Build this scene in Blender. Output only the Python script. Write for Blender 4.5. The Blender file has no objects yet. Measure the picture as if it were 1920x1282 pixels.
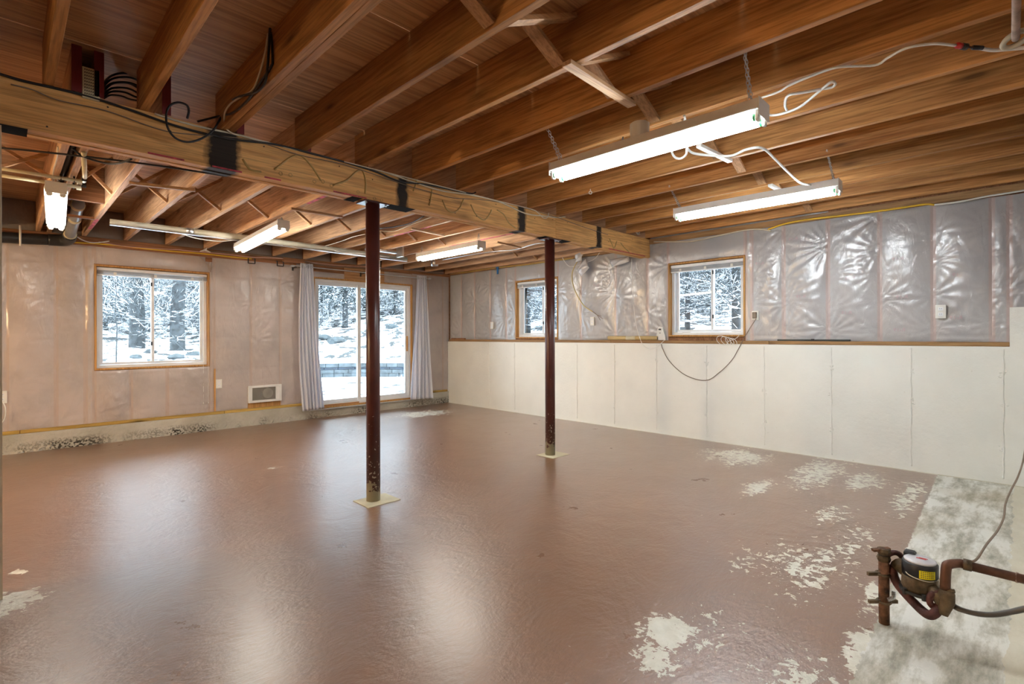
import bpy, bmesh, math, random
import numpy as np
from mathutils import Vector, Matrix
random.seed(7); RNG = np.random.RandomState(11)
sc = bpy.context.scene; COL = sc.collection
PI = math.pi
# ------------------------------------------------------------------ camera
FPX = 952.78; CY = 629.37; YAW = math.radians(45.038); ROLL = math.radians(-0.1545); H = 1.22
_F = np.array([math.cos(YAW), math.sin(YAW), 0.]); _R0 = np.array([math.sin(YAW), -math.cos(YAW), 0.]); _U0 = np.array([0, 0, 1.])
_R = _R0*math.cos(ROLL)+_U0*math.sin(ROLL); _U = _U0*math.cos(ROLL)-_R0*math.sin(ROLL); _C = np.array([0, 0, H])
def _ray(x, y): return _F+_R*(x-960)/FPX+_U*(CY-y)/FPX
def onX(x, y, v): q = _ray(x, y); return Vector(_C+q*v/q[0])
def onY(x, y, v): q = _ray(x, y); return Vector(_C+q*v/q[1])
def onZ(x, y, v): q = _ray(x, y); return Vector(_C+q*(v-H)/q[2])
def onD(x, y, d): return Vector(_C+_ray(x, y)*d)
cd = bpy.data.cameras.new('camera'); cam = bpy.data.objects.new('camera', cd); COL.objects.link(cam)
M = Matrix.Identity(4)
for i in range(3):
    M[i][0] = _R[i]; M[i][1] = _U[i]; M[i][2] = -_F[i]
M[2][3] = H
cam.matrix_world = M
cd.sensor_width = 36; cd.lens = 36*FPX/1920; cd.shift_y = -(641-CY)/1920; cd.clip_start = .02; cd.clip_end = 400
sc.camera = cam
# ------------------------------------------------------------------ world, lights, exposure
sc.view_settings.view_transform = 'Standard'; sc.view_settings.look = 'None'; sc.view_settings.gamma = 1
sc.view_settings.use_curve_mapping = False; sc.view_settings.exposure = 1.5
SKY = 4.2; TUBE = 27.0; WARM = 110.0
w = bpy.data.worlds.new('overcast_sky'); sc.world = w; w.use_nodes = True
bg = w.node_tree.nodes['Background']; bg.inputs[0].default_value = (.74, .88, 1, 1); bg.inputs[1].default_value = SKY
def lamp(name, kind, loc, energy, color, rot=(0, 0, 0), **kw):
    l = bpy.data.lights.new(name, kind); l.energy = energy; l.color = color
    for k, v in kw.items(): setattr(l, k, v)
    o = bpy.data.objects.new(name, l); COL.objects.link(o); o.location = loc; o.rotation_euler = rot
    return o
# portals only guide the sky light through the four openings
for n, lc, rt, sx, sy in (('portal', (1.3, 7.66, 1.44), (PI/2, 0, PI), 1.15, 1.2), ('portal', (4.13, 7.66, 1.12), (PI/2, 0, PI), 1.75, 2.0),
                          ('portal', (6.0, 5.3, 1.64), (PI/2, 0, PI/2), .9, .9), ('portal', (6.0, 2.62, 1.64), (PI/2, 0, PI/2), .9, .9)):
    o = lamp(n, 'AREA', lc, 1, (1, 1, 1), rt, shape='RECTANGLE', size=sx, size_y=sy)
    o.data.cycles.is_portal = True
# ------------------------------------------------------------------ materials
def mat(name): 
    m = bpy.data.materials.new(name); m.use_nodes = True
    nt = m.node_tree; return m, nt, nt.nodes['Principled BSDF']
def N(nt, t, **kw):
    n = nt.nodes.new(t)
    for k, v in kw.items():
        if k.startswith('i_'): n.inputs[k[2:]].default_value = v
        else: setattr(n, k, v)
    return n
def rgb(c): return (c[0], c[1], c[2], 1)
def coords(nt, scale=(1, 1, 1)):
    g = N(nt, 'ShaderNodeNewGeometry'); mp = N(nt, 'ShaderNodeMapping'); mp.inputs['Scale'].default_value = scale
    nt.links.new(g.outputs['Position'], mp.inputs['Vector']); return mp.outputs[0]
def noise(nt, vec, scale, detail=4, rough=.55, dist=0):
    n = N(nt, 'ShaderNodeTexNoise'); n.inputs['Scale'].default_value = scale; n.inputs['Detail'].default_value = detail
    n.inputs['Roughness'].default_value = rough; n.inputs['Distortion'].default_value = dist
    nt.links.new(vec, n.inputs['Vector']); return n.outputs[0]
def ramp(nt, fac, stops):
    r = N(nt, 'ShaderNodeValToRGB'); e = r.color_ramp.elements
    e[0].position = stops[0][0]; e[0].color = rgb(stops[0][1]); e[1].position = stops[-1][0]; e[1].color = rgb(stops[-1][1])
    for p, c in stops[1:-1]:
        x = e.new(p); x.color = rgb(c)
    nt.links.new(fac, r.inputs[0]); return r.outputs[0]
def mix(nt, fac, a, b, mode='MIX'):
    m = N(nt, 'ShaderNodeMix', data_type='RGBA', blend_type=mode)
    for s, v in ((m.inputs[0], fac), (m.inputs[6], a), (m.inputs[7], b)):
        if hasattr(v, 'is_linked'): nt.links.new(v, s)
        else: s.default_value = v if isinstance(v, (int, float)) else rgb(v)
    return m.outputs[2]
def math_(nt, op, a, b=None, c=None, clamp=False):
    m = N(nt, 'ShaderNodeMath', operation=op); m.use_clamp = clamp
    for i, v in enumerate((a, b, c)):
        if v is None: continue
        if hasattr(v, 'is_linked'): nt.links.new(v, m.inputs[i])
        else: m.inputs[i].default_value = v
    return m.outputs[0]
def bump(nt, bs, h, strength, dist=.01):
    b = N(nt, 'ShaderNodeBump'); b.inputs['Strength'].default_value = strength; b.inputs['Distance'].default_value = dist
    nt.links.new(h, b.inputs['Height']); nt.links.new(b.outputs[0], bs.inputs['Normal'])
def plain(name, c, rough=.5, metal=0, var=.06, scale=8, bmp=0, spec=.5, emit=None):
    m, nt, bs = mat(name)
    v = coords(nt); n = noise(nt, v, scale)
    a = [max(0, x*(1-var*2)) for x in c]; b = [min(1, x*(1+var*2)) for x in c]
    nt.links.new(ramp(nt, n, [(.3, a), (.7, b)]), bs.inputs['Base Color'])
    bs.inputs['Roughness'].default_value = rough; bs.inputs['Metallic'].default_value = metal
    bs.inputs['Specular IOR Level'].default_value = spec
    if bmp: bump(nt, bs, noise(nt, v, scale*6, 5), bmp)
    return m
def wood(name, dark, light, axis='Y', rough=.6, knots=.5, band=None, gs=1.0, paint=None):
    m, nt, bs = mat(name)
    s = {'X': (.6, 14, 14), 'Y': (14, .6, 14), 'Z': (14, 14, .6)}[axis]; s = tuple(k*gs for k in s)
    oi = N(nt, 'ShaderNodeObjectInfo')
    g = N(nt, 'ShaderNodeNewGeometry'); mp = N(nt, 'ShaderNodeMapping'); mp.inputs['Scale'].default_value = s
    ad = N(nt, 'ShaderNodeVectorMath', operation='ADD'); sc_ = N(nt, 'ShaderNodeVectorMath', operation='SCALE')
    cb = N(nt, 'ShaderNodeCombineXYZ')
    for k in (0, 1, 2): nt.links.new(oi.outputs['Random'], cb.inputs[k])
    nt.links.new(cb.outputs[0], sc_.inputs[0]); sc_.inputs['Scale'].default_value = 37.0
    nt.links.new(g.outputs['Position'], ad.inputs[0]); nt.links.new(sc_.outputs[0], ad.inputs[1]); nt.links.new(ad.outputs[0], mp.inputs['Vector'])
    n = noise(nt, mp.outputs[0], 1.3, 5, .6, .8)
    c = ramp(nt, n, [(.3, dark), (.5, [(a*.45+b*.55) for a, b in zip(dark, light)]), (.72, light)])
    fine = noise(nt, mp.outputs[0], 6, 3, .6)
    c = mix(nt, ramp(nt, fine, [(.38, (.5,)*3), (.55, (0,)*3)]), c, [x*.5 for x in dark])
    # knots
    ks = {'X': (1.6, .5, 6), 'Y': (.5, 1.6, 6), 'Z': (6, .5, 1.6)}[axis]
    mk = N(nt, 'ShaderNodeMapping'); mk.inputs['Scale'].default_value = ks; nt.links.new(ad.outputs[0], mk.inputs['Vector'])
    vo = N(nt, 'ShaderNodeTexVoronoi'); vo.inputs['Scale'].default_value = 1.0; nt.links.new(mk.outputs[0], vo.inputs['Vector'])
    kf = ramp(nt, vo.outputs['Distance'], [(.05, (knots,)*3), (.09, (knots*.6,)*3), (.2, (0,)*3)])
    c = mix(nt, kf, c, [x*.22 for x in dark])
    # board to board variation
    rr = N(nt, 'ShaderNodeMapRange'); rr.inputs[3].default_value = .82; rr.inputs[4].default_value = 1.12
    nt.links.new(oi.outputs['Random'], rr.inputs[0])
    hv = N(nt, 'ShaderNodeHueSaturation'); nt.links.new(rr.outputs[0], hv.inputs['Value']); nt.links.new(c, hv.inputs['Color']); c = hv.outputs[0]
    if paint: c = paint(nt, c, g)
    nt.links.new(c, bs.inputs['Base Color']); bs.inputs['Roughness'].default_value = rough
    bs.inputs['Specular IOR Level'].default_value = .3
    bump(nt, bs, fine, .25, .003)
    return m
def beam_paint(nt, c, g):   # sprayed black bands and red marks on the built-up beam
    sx = N(nt, 'ShaderNodeSeparateXYZ'); nt.links.new(g.outputs['Position'], sx.inputs[0])
    nz = noise(nt, g.outputs['Position'], 14, 4)
    x = math_(nt, 'ADD', sx.outputs[0], math_(nt, 'MULTIPLY', math_(nt, 'SUBTRACT', nz, .5), .07))
    tot = None
    for a, b in ((.82, 1.015), (2.09, 2.215), (3.40, 3.53), (4.645, 4.775)):
        cc = (a+b)/2; hw = (b-a)/2
        d = math_(nt, 'ABSOLUTE', math_(nt, 'SUBTRACT', x, cc))
        f = N(nt, 'ShaderNodeMapRange'); f.inputs[1].default_value = hw; f.inputs[2].default_value = hw-.03; nt.links.new(d, f.inputs[0])
        tot = f.outputs[0] if tot is None else math_(nt, 'MAXIMUM', tot, f.outputs[0])
    return mix(nt, math_(nt, 'MULTIPLY', tot, .97), c, (.006, .007, .009))
M_joist = wood('joist_fir', (.31, .125, .036), (.62, .32, .11), 'Y', knots=.75)
M_joist_b = wood('joist_pine', (.42, .23, .12), (.68, .44, .26), 'Y', knots=.6)
M_beam = wood('beam_lumber', (.66, .34, .11), (.90, .54, .21), 'X', knots=.6, paint=beam_paint)
M_plyx = wood('subfloor_plywood', (.46, .25, .11), (.74, .46, .235), 'X', knots=.15, gs=.6)
M_strap = wood('strapping_pine', (.42, .24, .12), (.66, .43, .24), 'X', knots=.4)
M_strapd = wood('brace_pine', (.36, .18, .08), (.56, .33, .16), 'X', knots=.3)
M_plate = wood('sill_plate_yellow_pine', (.42, .26, .05), (.62, .42, .12), 'X', knots=.8)
M_platey = wood('ledge_plate_pine', (.28, .15, .06), (.46, .27, .12), 'Y', knots=.7)
M_casing = wood('orange_pine_casing', (.45, .22, .06), (.62, .34, .12), 'Z', knots=.2)
M_hdr = wood('header_board', (.20, .085, .035), (.40, .19, .09), 'X', knots=.4)
M_white = plain('white_vinyl', (.78, .80, .82), .35, var=.02)
M_whitem = plain('white_enamel', (.72, .72, .70), .35, var=.03)
M_plastic = plain('white_outlet_plastic', (.74, .73, .68), .4, var=.02)
M_black = plain('black_rubber', (.012, .012, .014), .45)
M_soot = plain('black_spray_paint', (.015, .017, .02), .95, spec=.05)
M_blackp = plain('black_abs_pipe', (.02, .02, .022), .35)
M_greyp = plain('grey_pipe', (.25, .27, .30), .3)
M_pvc = plain('cream_cpvc', (.62, .56, .38), .4)
M_pvc2 = plain('off_white_pvc', (.46, .44, .35), .5)
M_galv = plain('galvanised_steel', (.62, .66, .70), .28, .9)
M_chain = plain('zinc_chain', (.5, .5, .5), .35, .8)
M_chaind = plain('dull_grey_conduit', (.13, .12, .11), .5, .5)
M_yel = plain('yellow_cable', (.75, .48, .03), .5)
M_crm = plain('cream_cable', (.66, .60, .46), .5)
M_wht = plain('white_cable', (.74, .74, .70), .5)
M_pnk = plain('pink_wire', (.55, .33, .28), .5)
M_brn = plain('brown_cord', (.20, .15, .11), .6)
M_red = plain('dark_red_paint', (.16, .010, .012), .6)
M_redw = plain('red_plastic', (.5, .02, .02), .4)
M_blue = plain('blue_plastic', (.02, .16, .42), .4)
M_glovedark = plain('dark_slot', (.03, .028, .025), .7)
M_tube_roll = plain('cardboard_roll', (.52, .38, .17), .7)
M_dark = plain('black_plastic_strip', (.02, .03, .03), .4)
M_rust = plain('rusty_pipe', (.17, .08, .04), .75, .2, var=.4, scale=25, bmp=.4)
M_iron = plain('red_primed_iron', (.10, .032, .026), .65, .1, var=.3, scale=18, bmp=.4)
M_bronze = plain('weathered_bronze', (.13, .09, .05), .55, .5, var=.3, scale=20, bmp=.3)
M_copper = plain('aged_copper', (.11, .05, .03), .5, .6, var=.25, scale=14)
M_copperl = plain('dusty_copper', (.36, .25, .19), .6, .3, var=.2, scale=18)
M_register = plain('meter_register_lid', (.62, .62, .66), .2, .1)
M_label = plain('yellow_label', (.85, .74, .0), .5, var=.02)
M_print = plain('dark_print', (.12, .11, .03), .6)
M_grill = plain('heater_grille', (.36, .34, .30), .5)
M_grilld = plain('heater_inner', (.16, .15, .13), .6)
M_blind = plain('blind_grey', (.50, .52, .54), .4)
M_green = plain('green_tube_cap', (.02, .35, .10), .4)
M_snow = plain('snow', (.86, .88, .92), .8, var=.03, scale=3)
M_bark = plain('bark', (.036, .041, .045), .9, var=.35, scale=9, bmp=.6)
M_twig = plain('bare_twigs', (.055, .066, .072), .9, var=.25, scale=3)
M_need = plain('spruce_needles', (.010, .028, .031), .9, var=.45, scale=2.2)
M_stone = plain('retaining_stone', (.075, .09, .10), .85, var=.25, scale=5, bmp=.5)
M_stoned = plain('slate_band_stone', (.02, .03, .045), .8, var=.25, scale=6)
M_rock = plain('field_rock', (.05, .06, .065), .85, var=.3, scale=4, bmp=.5)
# glass: thin pane, mostly clear, mirrors a little
def glass():
    m = bpy.data.materials.new('window_glass'); m.use_nodes = True; nt = m.node_tree; nt.nodes.clear()
    out = N(nt, 'ShaderNodeOutputMaterial'); mx = N(nt, 'ShaderNodeMixShader'); tr = N(nt, 'ShaderNodeBsdfTransparent'); gl = N(nt, 'ShaderNodeBsdfGlossy')
    fr = N(nt, 'ShaderNodeFresnel'); fr.inputs[0].default_value = 1.45; gl.inputs['Roughness'].default_value = .015
    tr.inputs[0].default_value = (.96, .985, .98, 1)
    nt.links.new(fr.outputs[0], mx.inputs[0]); nt.links.new(tr.outputs[0], mx.inputs[1]); nt.links.new(gl.outputs[0], mx.inputs[2]); nt.links.new(mx.outputs[0], out.inputs[0])
    return m
M_glass = glass()
def emis(name, c, s):
    m, nt, bs = mat(name); bs.inputs['Base Color'].default_value = rgb((.9, .9, .9)); bs.inputs['Emission Color'].default_value = rgb(c); bs.inputs['Emission Strength'].default_value = s
    return m
M_tube = emis('lit_tube_cool', (.88, .96, 1.0), TUBE)
M_tubew = emis('lit_tube_warm', (1.0, .96, .87), TUBE*.85)
M_bulb = emis('lit_bulb', (1.0, .62, .30), 60)
# plastic sheeting over insulation
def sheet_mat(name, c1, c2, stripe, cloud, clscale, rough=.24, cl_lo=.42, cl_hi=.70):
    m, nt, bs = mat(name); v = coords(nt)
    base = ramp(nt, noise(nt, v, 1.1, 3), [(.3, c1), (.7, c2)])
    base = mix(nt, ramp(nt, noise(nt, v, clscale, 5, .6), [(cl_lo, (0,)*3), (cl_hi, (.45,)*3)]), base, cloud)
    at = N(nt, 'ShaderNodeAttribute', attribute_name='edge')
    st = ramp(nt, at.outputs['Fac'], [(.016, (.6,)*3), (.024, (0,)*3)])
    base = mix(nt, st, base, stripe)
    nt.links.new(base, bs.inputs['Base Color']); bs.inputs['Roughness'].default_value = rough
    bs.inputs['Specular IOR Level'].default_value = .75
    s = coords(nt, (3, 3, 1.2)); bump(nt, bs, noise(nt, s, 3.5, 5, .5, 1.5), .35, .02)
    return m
M_sheetB = sheet_mat('pinkish_vapour_sheet', (.46, .395, .365), (.53, .46, .43), (.47, .36, .29), (.27, .25, .235), 2.3)
M_sheetR = sheet_mat('silver_vapour_sheet', (.40, .395, .40), (.47, .46, .465), (.50, .37, .33), (.33, .33, .34), 2.0, .2)
M_sheetD = sheet_mat('dark_rim_sheet', (.17, .135, .115), (.25, .20, .17), (.2, .14, .1), (.1, .09, .08), 3, .4)  # darker tone for the rim sheeting between the back joists
M_insprint = plain('faint_red_print', (.42, .30, .32), .5)
def curtain_mat():
    m = bpy.data.materials.new('white_curtain_cloth'); m.use_nodes = True; nt = m.node_tree; bs = nt.nodes['Principled BSDF']
    bs.inputs['Base Color'].default_value = rgb((.90, .90, .93)); bs.inputs['Roughness'].default_value = .7
    tl = N(nt, 'ShaderNodeBsdfTranslucent'); tl.inputs[0].default_value = rgb((.75, .80, .92)); mx = N(nt, 'ShaderNodeMixShader'); mx.inputs[0].default_value = .42
    out = nt.nodes['Material Output']; nt.links.new(bs.outputs[0], mx.inputs[1]); nt.links.new(tl.outputs[0], mx.inputs[2]); nt.links.new(mx.outputs[0], out.inputs[0])
    bump(nt, bs, noise(nt, coords(nt, (12, 12, 1)), 6, 4), .15, .005)
    return m
M_curt = curtain_mat()
def conc_wall():
    m, nt, bs = mat('cream_painted_concrete'); v = coords(nt)
    n = noise(nt, v, 2.2, 4); c = ramp(nt, n, [(.3, (.74, .735, .685)), (.7, (.81, .805, .75))])
    st = noise(nt, v, 26, 3, .6); c = mix(nt, ramp(nt, st, [(.70, (0,)*3), (.78, (.5,)*3)]), c, (.45, .41, .31))
    nt.links.new(c, bs.inputs['Base Color']); bs.inputs['Roughness'].default_value = .62
    bump(nt, bs, math_(nt, 'ADD', noise(nt, v, 30, 6, .65), math_(nt, 'MULTIPLY', noise(nt, v, 5, 3), .8)), .45, .008); return m
M_conc = conc_wall()
def raw_conc():
    m, nt, bs = mat('raw_concrete'); v = coords(nt)
    c = ramp(nt, noise(nt, v, 3, 5), [(.3, (.38, .36, .30)), (.7, (.54, .52, .45))])
    vo = N(nt, 'ShaderNodeTexVoronoi'); vo.inputs['Scale'].default_value = 38; nt.links.new(v, vo.inputs['Vector'])
    sx = N(nt, 'ShaderNodeSeparateXYZ'); nt.links.new(v, sx.inputs[0])
    low = N(nt, 'ShaderNodeMapRange'); low.inputs[1].default_value = .125; low.inputs[2].default_value = .05; nt.links.new(sx.outputs[2], low.inputs[0])
    hc = math_(nt, 'MULTIPLY', low.outputs[0], ramp(nt, noise(nt, coords(nt, (1, 1, .3)), 1.6, 3), [(.44, (0,)*3), (.56, (1,)*3)]))
    pit = ramp(nt, noise(nt, v, 45, 2), [(.44, (1,)*3), (.52, (0,)*3)])
    f = math_(nt, 'MULTIPLY', hc, pit)
    c = mix(nt, f, c, (.035, .03, .022)); nt.links.new(c, bs.inputs['Base Color']); bs.inputs['Roughness'].default_value = .9
    h = math_(nt, 'SUBTRACT', noise(nt, v, 20, 5), math_(nt, 'MULTIPLY', f, 1.5))
    bump(nt, bs, h, .8, .015); return m
M_rawc = raw_conc()
def post_mat():
    m, nt, bs = mat('maroon_painted_steel'); v = coords(nt)
    c = ramp(nt, noise(nt, v, 6, 4), [(.3, (.055, .014, .012)), (.7, (.095, .026, .020))])
    sx = N(nt, 'ShaderNodeSeparateXYZ'); nt.links.new(v, sx.inputs[0])
    lo = N(nt, 'ShaderNodeMapRange'); lo.inputs[1].default_value = .9; lo.inputs[2].default_value = .1; lo.inputs[3].default_value = .80; lo.inputs[4].default_value = .60; nt.links.new(sx.outputs[2], lo.inputs[0])
    sp = math_(nt, 'GREATER_THAN', noise(nt, v, 55, 2, .5), lo.outputs[0]); c = mix(nt, sp, c, (.55, .50, .42))
    ft = N(nt, 'ShaderNodeMapRange'); ft.inputs[1].default_value = .24; ft.inputs[2].default_value = .03; nt.links.new(sx.outputs[2], ft.inputs[0])
    f2 = math_(nt, 'GREATER_THAN', math_(nt, 'ADD', noise(nt, v, 14, 4), math_(nt, 'MULTIPLY', ft.outputs[0], .5)), .80)
    c = mix(nt, f2, c, (.36, .32, .22)); nt.links.new(c, bs.inputs['Base Color']); bs.inputs['Roughness'].default_value = .33; return m
M_post = post_mat()
def floor_mat():
    m, nt, bs = mat('brown_painted_slab'); v = coords(nt)
    sx = N(nt, 'ShaderNodeSeparateXYZ'); nt.links.new(v, sx.inputs[0])
    base = ramp(nt, noise(nt, v, .7, 4), [(.3, (.190, .082, .036)), (.7, (.240, .112, .054))])
    base = mix(nt, ramp(nt, noise(nt, coords(nt, (1, 2.2, 1)), 5, 6, .65), [(.35, (.35,)*3), (.65, (0,)*3)]), base, (.145, .062, .030))
    cream = ramp(nt, noise(nt, v, 18, 4), [(.3, (.62, .59, .49)), (.7, (.76, .74, .65))])
    # chipped paint zones: centre x, y, radius x, y, weight
    Z = [(onZ(1258, 1185, 0), .20, .16, .30), (onZ(1240, 1235, 0), .16, .12, .26), (onZ(1500, 1058, 0), .55, .38, .19), (onZ(1600, 1010, 0), .6, .16, .18), (onZ(1425, 912, 0), .40, .12, .27),
         (onZ(1620, 900, 0), .5, .2, .24), (onZ(1540, 885, 0), .95, .26, .235), (onZ(1380, 855, 0), .55, .45, .245), (onZ(1560, 962, 0), .35, .15, .2), (onZ(795, 775, 0), .75, .42, .235), (onZ(16, 1132, 0), .15, .16, .34),
         (onZ(32, 1073, 0), .05, .05, .3), (onZ(1625, 1215, 0), .3, .1, .28), (onZ(1700, 930, 0), .9, .14, .2), (onZ(1500, 1262, 0), .3, .22, .17), (onZ(517, 876, 0), .1, .08, .22), (onZ(1640, 1120, 0), .35, .07, .24), (onZ(1330, 1180, 0), .25, .2, .17)]
    tot = None
    for c, rx, ry, wt in Z:
        mp = N(nt, 'ShaderNodeMapping', vector_type='TEXTURE'); mp.inputs['Location'].default_value = (c.x, c.y, 0); mp.inputs['Scale'].default_value = (rx, ry, 50)
        nt.links.new(v, mp.inputs[0]); ln = N(nt, 'ShaderNodeVectorMath', operation='LENGTH'); nt.links.new(mp.outputs[0], ln.inputs[0])
        r = N(nt, 'ShaderNodeMapRange', interpolation_type='SMOOTHSTEP'); r.inputs[1].default_value = 1.5; r.inputs[2].default_value = 0; r.inputs[4].default_value = wt
        nt.links.new(ln.outputs['Value'], r.inputs[0]); tot = r.outputs[0] if tot is None else math_(nt, 'MAXIMUM', tot, r.outputs[0])
    cn = math_(nt, 'ADD', math_(nt, 'MULTIPLY', noise(nt, v, 22, 5, .62, .4), .65), math_(nt, 'MULTIPLY', noise(nt, v, 6, 3), .35))
    chip = math_(nt, 'GREATER_THAN', math_(nt, 'ADD', cn, tot), .69)
    chip = math_(nt, 'MAXIMUM', chip, math_(nt, 'GREATER_THAN', math_(nt, 'ADD', noise(nt, v, 62, 2, .5), math_(nt, 'MULTIPLY', tot, .85)), .80))
    # bare strip along the front wall
    bd = math_(nt, 'ADD', math_(nt, 'MULTIPLY', math_(nt, 'SUBTRACT', sx.outputs[0], 2.1), .025), .425)
    yy = math_(nt, 'SUBTRACT', sx.outputs[1], math_(nt, 'MULTIPLY', math_(nt, 'SUBTRACT', noise(nt, v, 24, 4), .5), .05))
    strip = math_(nt, 'MULTIPLY', math_(nt, 'LESS_THAN', yy, bd), math_(nt, 'GREATER_THAN', sx.outputs[0], math_(nt, 'ADD', 1.85, math_(nt, 'MULTIPLY', noise(nt, v, 5, 3), .4))))
    bare = ramp(nt, noise(nt, coords(nt, (1.2, 4, 1)), 2.5, 7, .68), [(.32, (.20, .19, .14)), (.46, (.46, .44, .37)), (.58, (.72, .71, .66))])
    bare = mix(nt, ramp(nt, noise(nt, v, 1.6, 3), [(.5, (0,)*3), (.7, (.45,)*3)]), bare, (.42, .33, .20))
    cy_ = math_(nt, 'LESS_THAN', sx.outputs[1], math_(nt, 'ADD', .0, math_(nt, 'MULTIPLY', noise(nt, v, 7, 5), .08)))
    bare = mix(nt, math_(nt, 'MULTIPLY', cy_, .85), bare, (.62, .57, .45))
    c = mix(nt, chip, base, cream); c = mix(nt, strip, c, bare)
    edge = math_(nt, 'GREATER_THAN', sx.outputs[0], math_(nt, 'SUBTRACT', 5.765, math_(nt, 'MULTIPLY', noise(nt, v, 9, 4), .05))); c = mix(nt, edge, c, (.5, .45, .33))
    nt.links.new(c, bs.inputs['Base Color'])
    rg = ramp(nt, noise(nt, v, 3.0, 5, .6), [(.3, (.27,)*3), (.7, (.35,)*3)])
    rg = mix(nt, math_(nt, 'MAXIMUM', strip, chip), rg, (.6, .6, .6)); nt.links.new(rg, bs.inputs['Roughness'])
    bs.inputs['Specular IOR Level'].default_value = .8; bs.inputs['Coat Weight'].default_value = .9; bs.inputs['Coat Roughness'].default_value = .29
    nt.links.new(math_(nt, 'SUBTRACT', .9, math_(nt, 'MULTIPLY', math_(nt, 'MAXIMUM', strip, chip), .9)), bs.inputs['Coat Weight'])
    tr = noise(nt, coords(nt, (1, 1, 1)), 3.0, 6, .62, 2.2)
    fn = noise(nt, coords(nt, (1, 2, 1)), 26, 4, .6)
    bump(nt, bs, math_(nt, 'ADD', math_(nt, 'ADD', tr, math_(nt, 'MULTIPLY', fn, .5)), math_(nt, 'MULTIPLY', chip, -.06)), .42, .02)
    return m
M_floor = floor_mat()
# ------------------------------------------------------------------ helpers
def box(bm, a, b, bev=0):
    a = Vector(a); b = Vector(b)
    vs = [bm.verts.new((x, y, z)) for x in (a.x, b.x) for y in (a.y, b.y) for z in (a.z, b.z)]
    for f in ((0, 1, 3, 2), (4, 6, 7, 5), (0, 4, 5, 1), (2, 3, 7, 6), (0, 2, 6, 4), (1, 5, 7, 3)): bm.faces.new([vs[i] for i in f])
def bar(bm, p, q, wd, th, up=(0, 0, 1)):
    p = Vector(p); q = Vector(q); d = (q-p).normalized(); s = d.cross(Vector(up)).normalized()*wd/2; t = s.cross(d).normalized()*th/2
    vs = [bm.verts.new(c+i*s+j*t) for c in (p, q) for i in (-1, 1) for j in (-1, 1)]
    for f in ((0, 1, 3, 2), (4, 6, 7, 5), (0, 4, 5, 1), (2, 3, 7, 6), (0, 2, 6, 4), (1, 5, 7, 3)): bm.faces.new([vs[i] for i in f])
def poly(bm, pts, axis, a, b):   # prism: 2D outline extruded along axis
    f = {'X': lambda p, t: (t, p[0], p[1]), 'Y': lambda p, t: (p[0], t, p[1]), 'Z': lambda p, t: (p[0], p[1], t)}[axis]
    A = [bm.verts.new(f(p, a)) for p in pts]; B = [bm.verts.new(f(p, b)) for p in pts]
    bm.faces.new(A); bm.faces.new(B[::-1]); n = len(pts)
    for i in range(n): bm.faces.new((A[i], A[(i+1) % n], B[(i+1) % n], B[i]))
def smooth_path(pts, k=6):
    pts = [Vector(p) for p in pts]
    if len(pts) < 3: return pts
    out = []; P = [pts[0]*2-pts[1]]+pts+[pts[-1]*2-pts[-2]]
    for i in range(1, len(P)-2):
        for j in range(k):
            t = j/k; a, b, c, d = P[i-1:i+3]
            out.append(.5*((2*b)+(c-a)*t+(2*a-5*b+4*c-d)*t*t+(3*b-a-3*c+d)*t**3))
    out.append(pts[-1]); return out
def tube(bm, pts, r, n=8, smooth=True, cap=True, k=6):
    pts = smooth_path(pts, k) if smooth else [Vector(p) for p in pts]
    rs = r if isinstance(r, (list, tuple)) else [r]*len(pts)
    rings = []; u = None
    for i, p in enumerate(pts):
        d = (pts[min(i+1, len(pts)-1)]-pts[max(i-1, 0)])
        if d.length < 1e-9: d = Vector((0, 0, 1))
        d.normalize()
        if u is None: u = d.orthogonal().normalized()
        u = (u-d*u.dot(d)); u = u.normalized() if u.length > 1e-6 else d.orthogonal().normalized(); v = d.cross(u)
        rr = rs[min(i, len(rs)-1)]
        rings.append([bm.verts.new(p+(u*math.cos(2*PI*j/n)+v*math.sin(2*PI*j/n))*rr) for j in range(n)])
    for a, b in zip(rings, rings[1:]):
        for j in range(n): bm.faces.new((a[j], a[(j+1) % n], b[(j+1) % n], b[j]))
    if cap: bm.faces.new(rings[0][::-1]); bm.faces.new(rings[-1])
def lathe(bm, prof, n=20, c=(0, 0, 0), axis='Z'):
    c = Vector(c); rings = []
    for r, z in prof:
        rg = []
        for j in range(n):
            a = 2*PI*j/n; p = (r*math.cos(a), r*math.sin(a), z)
            if axis == 'X': p = (p[2], p[0], p[1])
            if axis == 'Y': p = (p[0], p[2], p[1])
            rg.append(bm.verts.new(c+Vector(p)))
        rings.append(rg)
    for a, b in zip(rings, rings[1:]):
        for j in range(n): bm.faces.new((a[j], a[(j+1) % n], b[(j+1) % n], b[j]))
    bm.faces.new(rings[0][::-1]); bm.faces.new(rings[-1])
def torus(bm, c, R, r, ax=(0, 0, 1), n=16, m=6, sx=1):
    c = Vector(c); ax = Vector(ax).normalized(); u = ax.orthogonal().normalized(); v = ax.cross(u)
    G = []
    for i in range(n):
        a = 2*PI*i/n; d = u*math.cos(a)*sx+v*math.sin(a)
        G.append([bm.verts.new(c+d*R+(d.normalized()*math.cos(2*PI*j/m)+ax*math.sin(2*PI*j/m))*r) for j in range(m)])
    for i in range(n):
        for j in range(m): bm.faces.new((G[i][j], G[(i+1) % n][j], G[(i+1) % n][(j+1) % m], G[i][(j+1) % m]))
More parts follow.
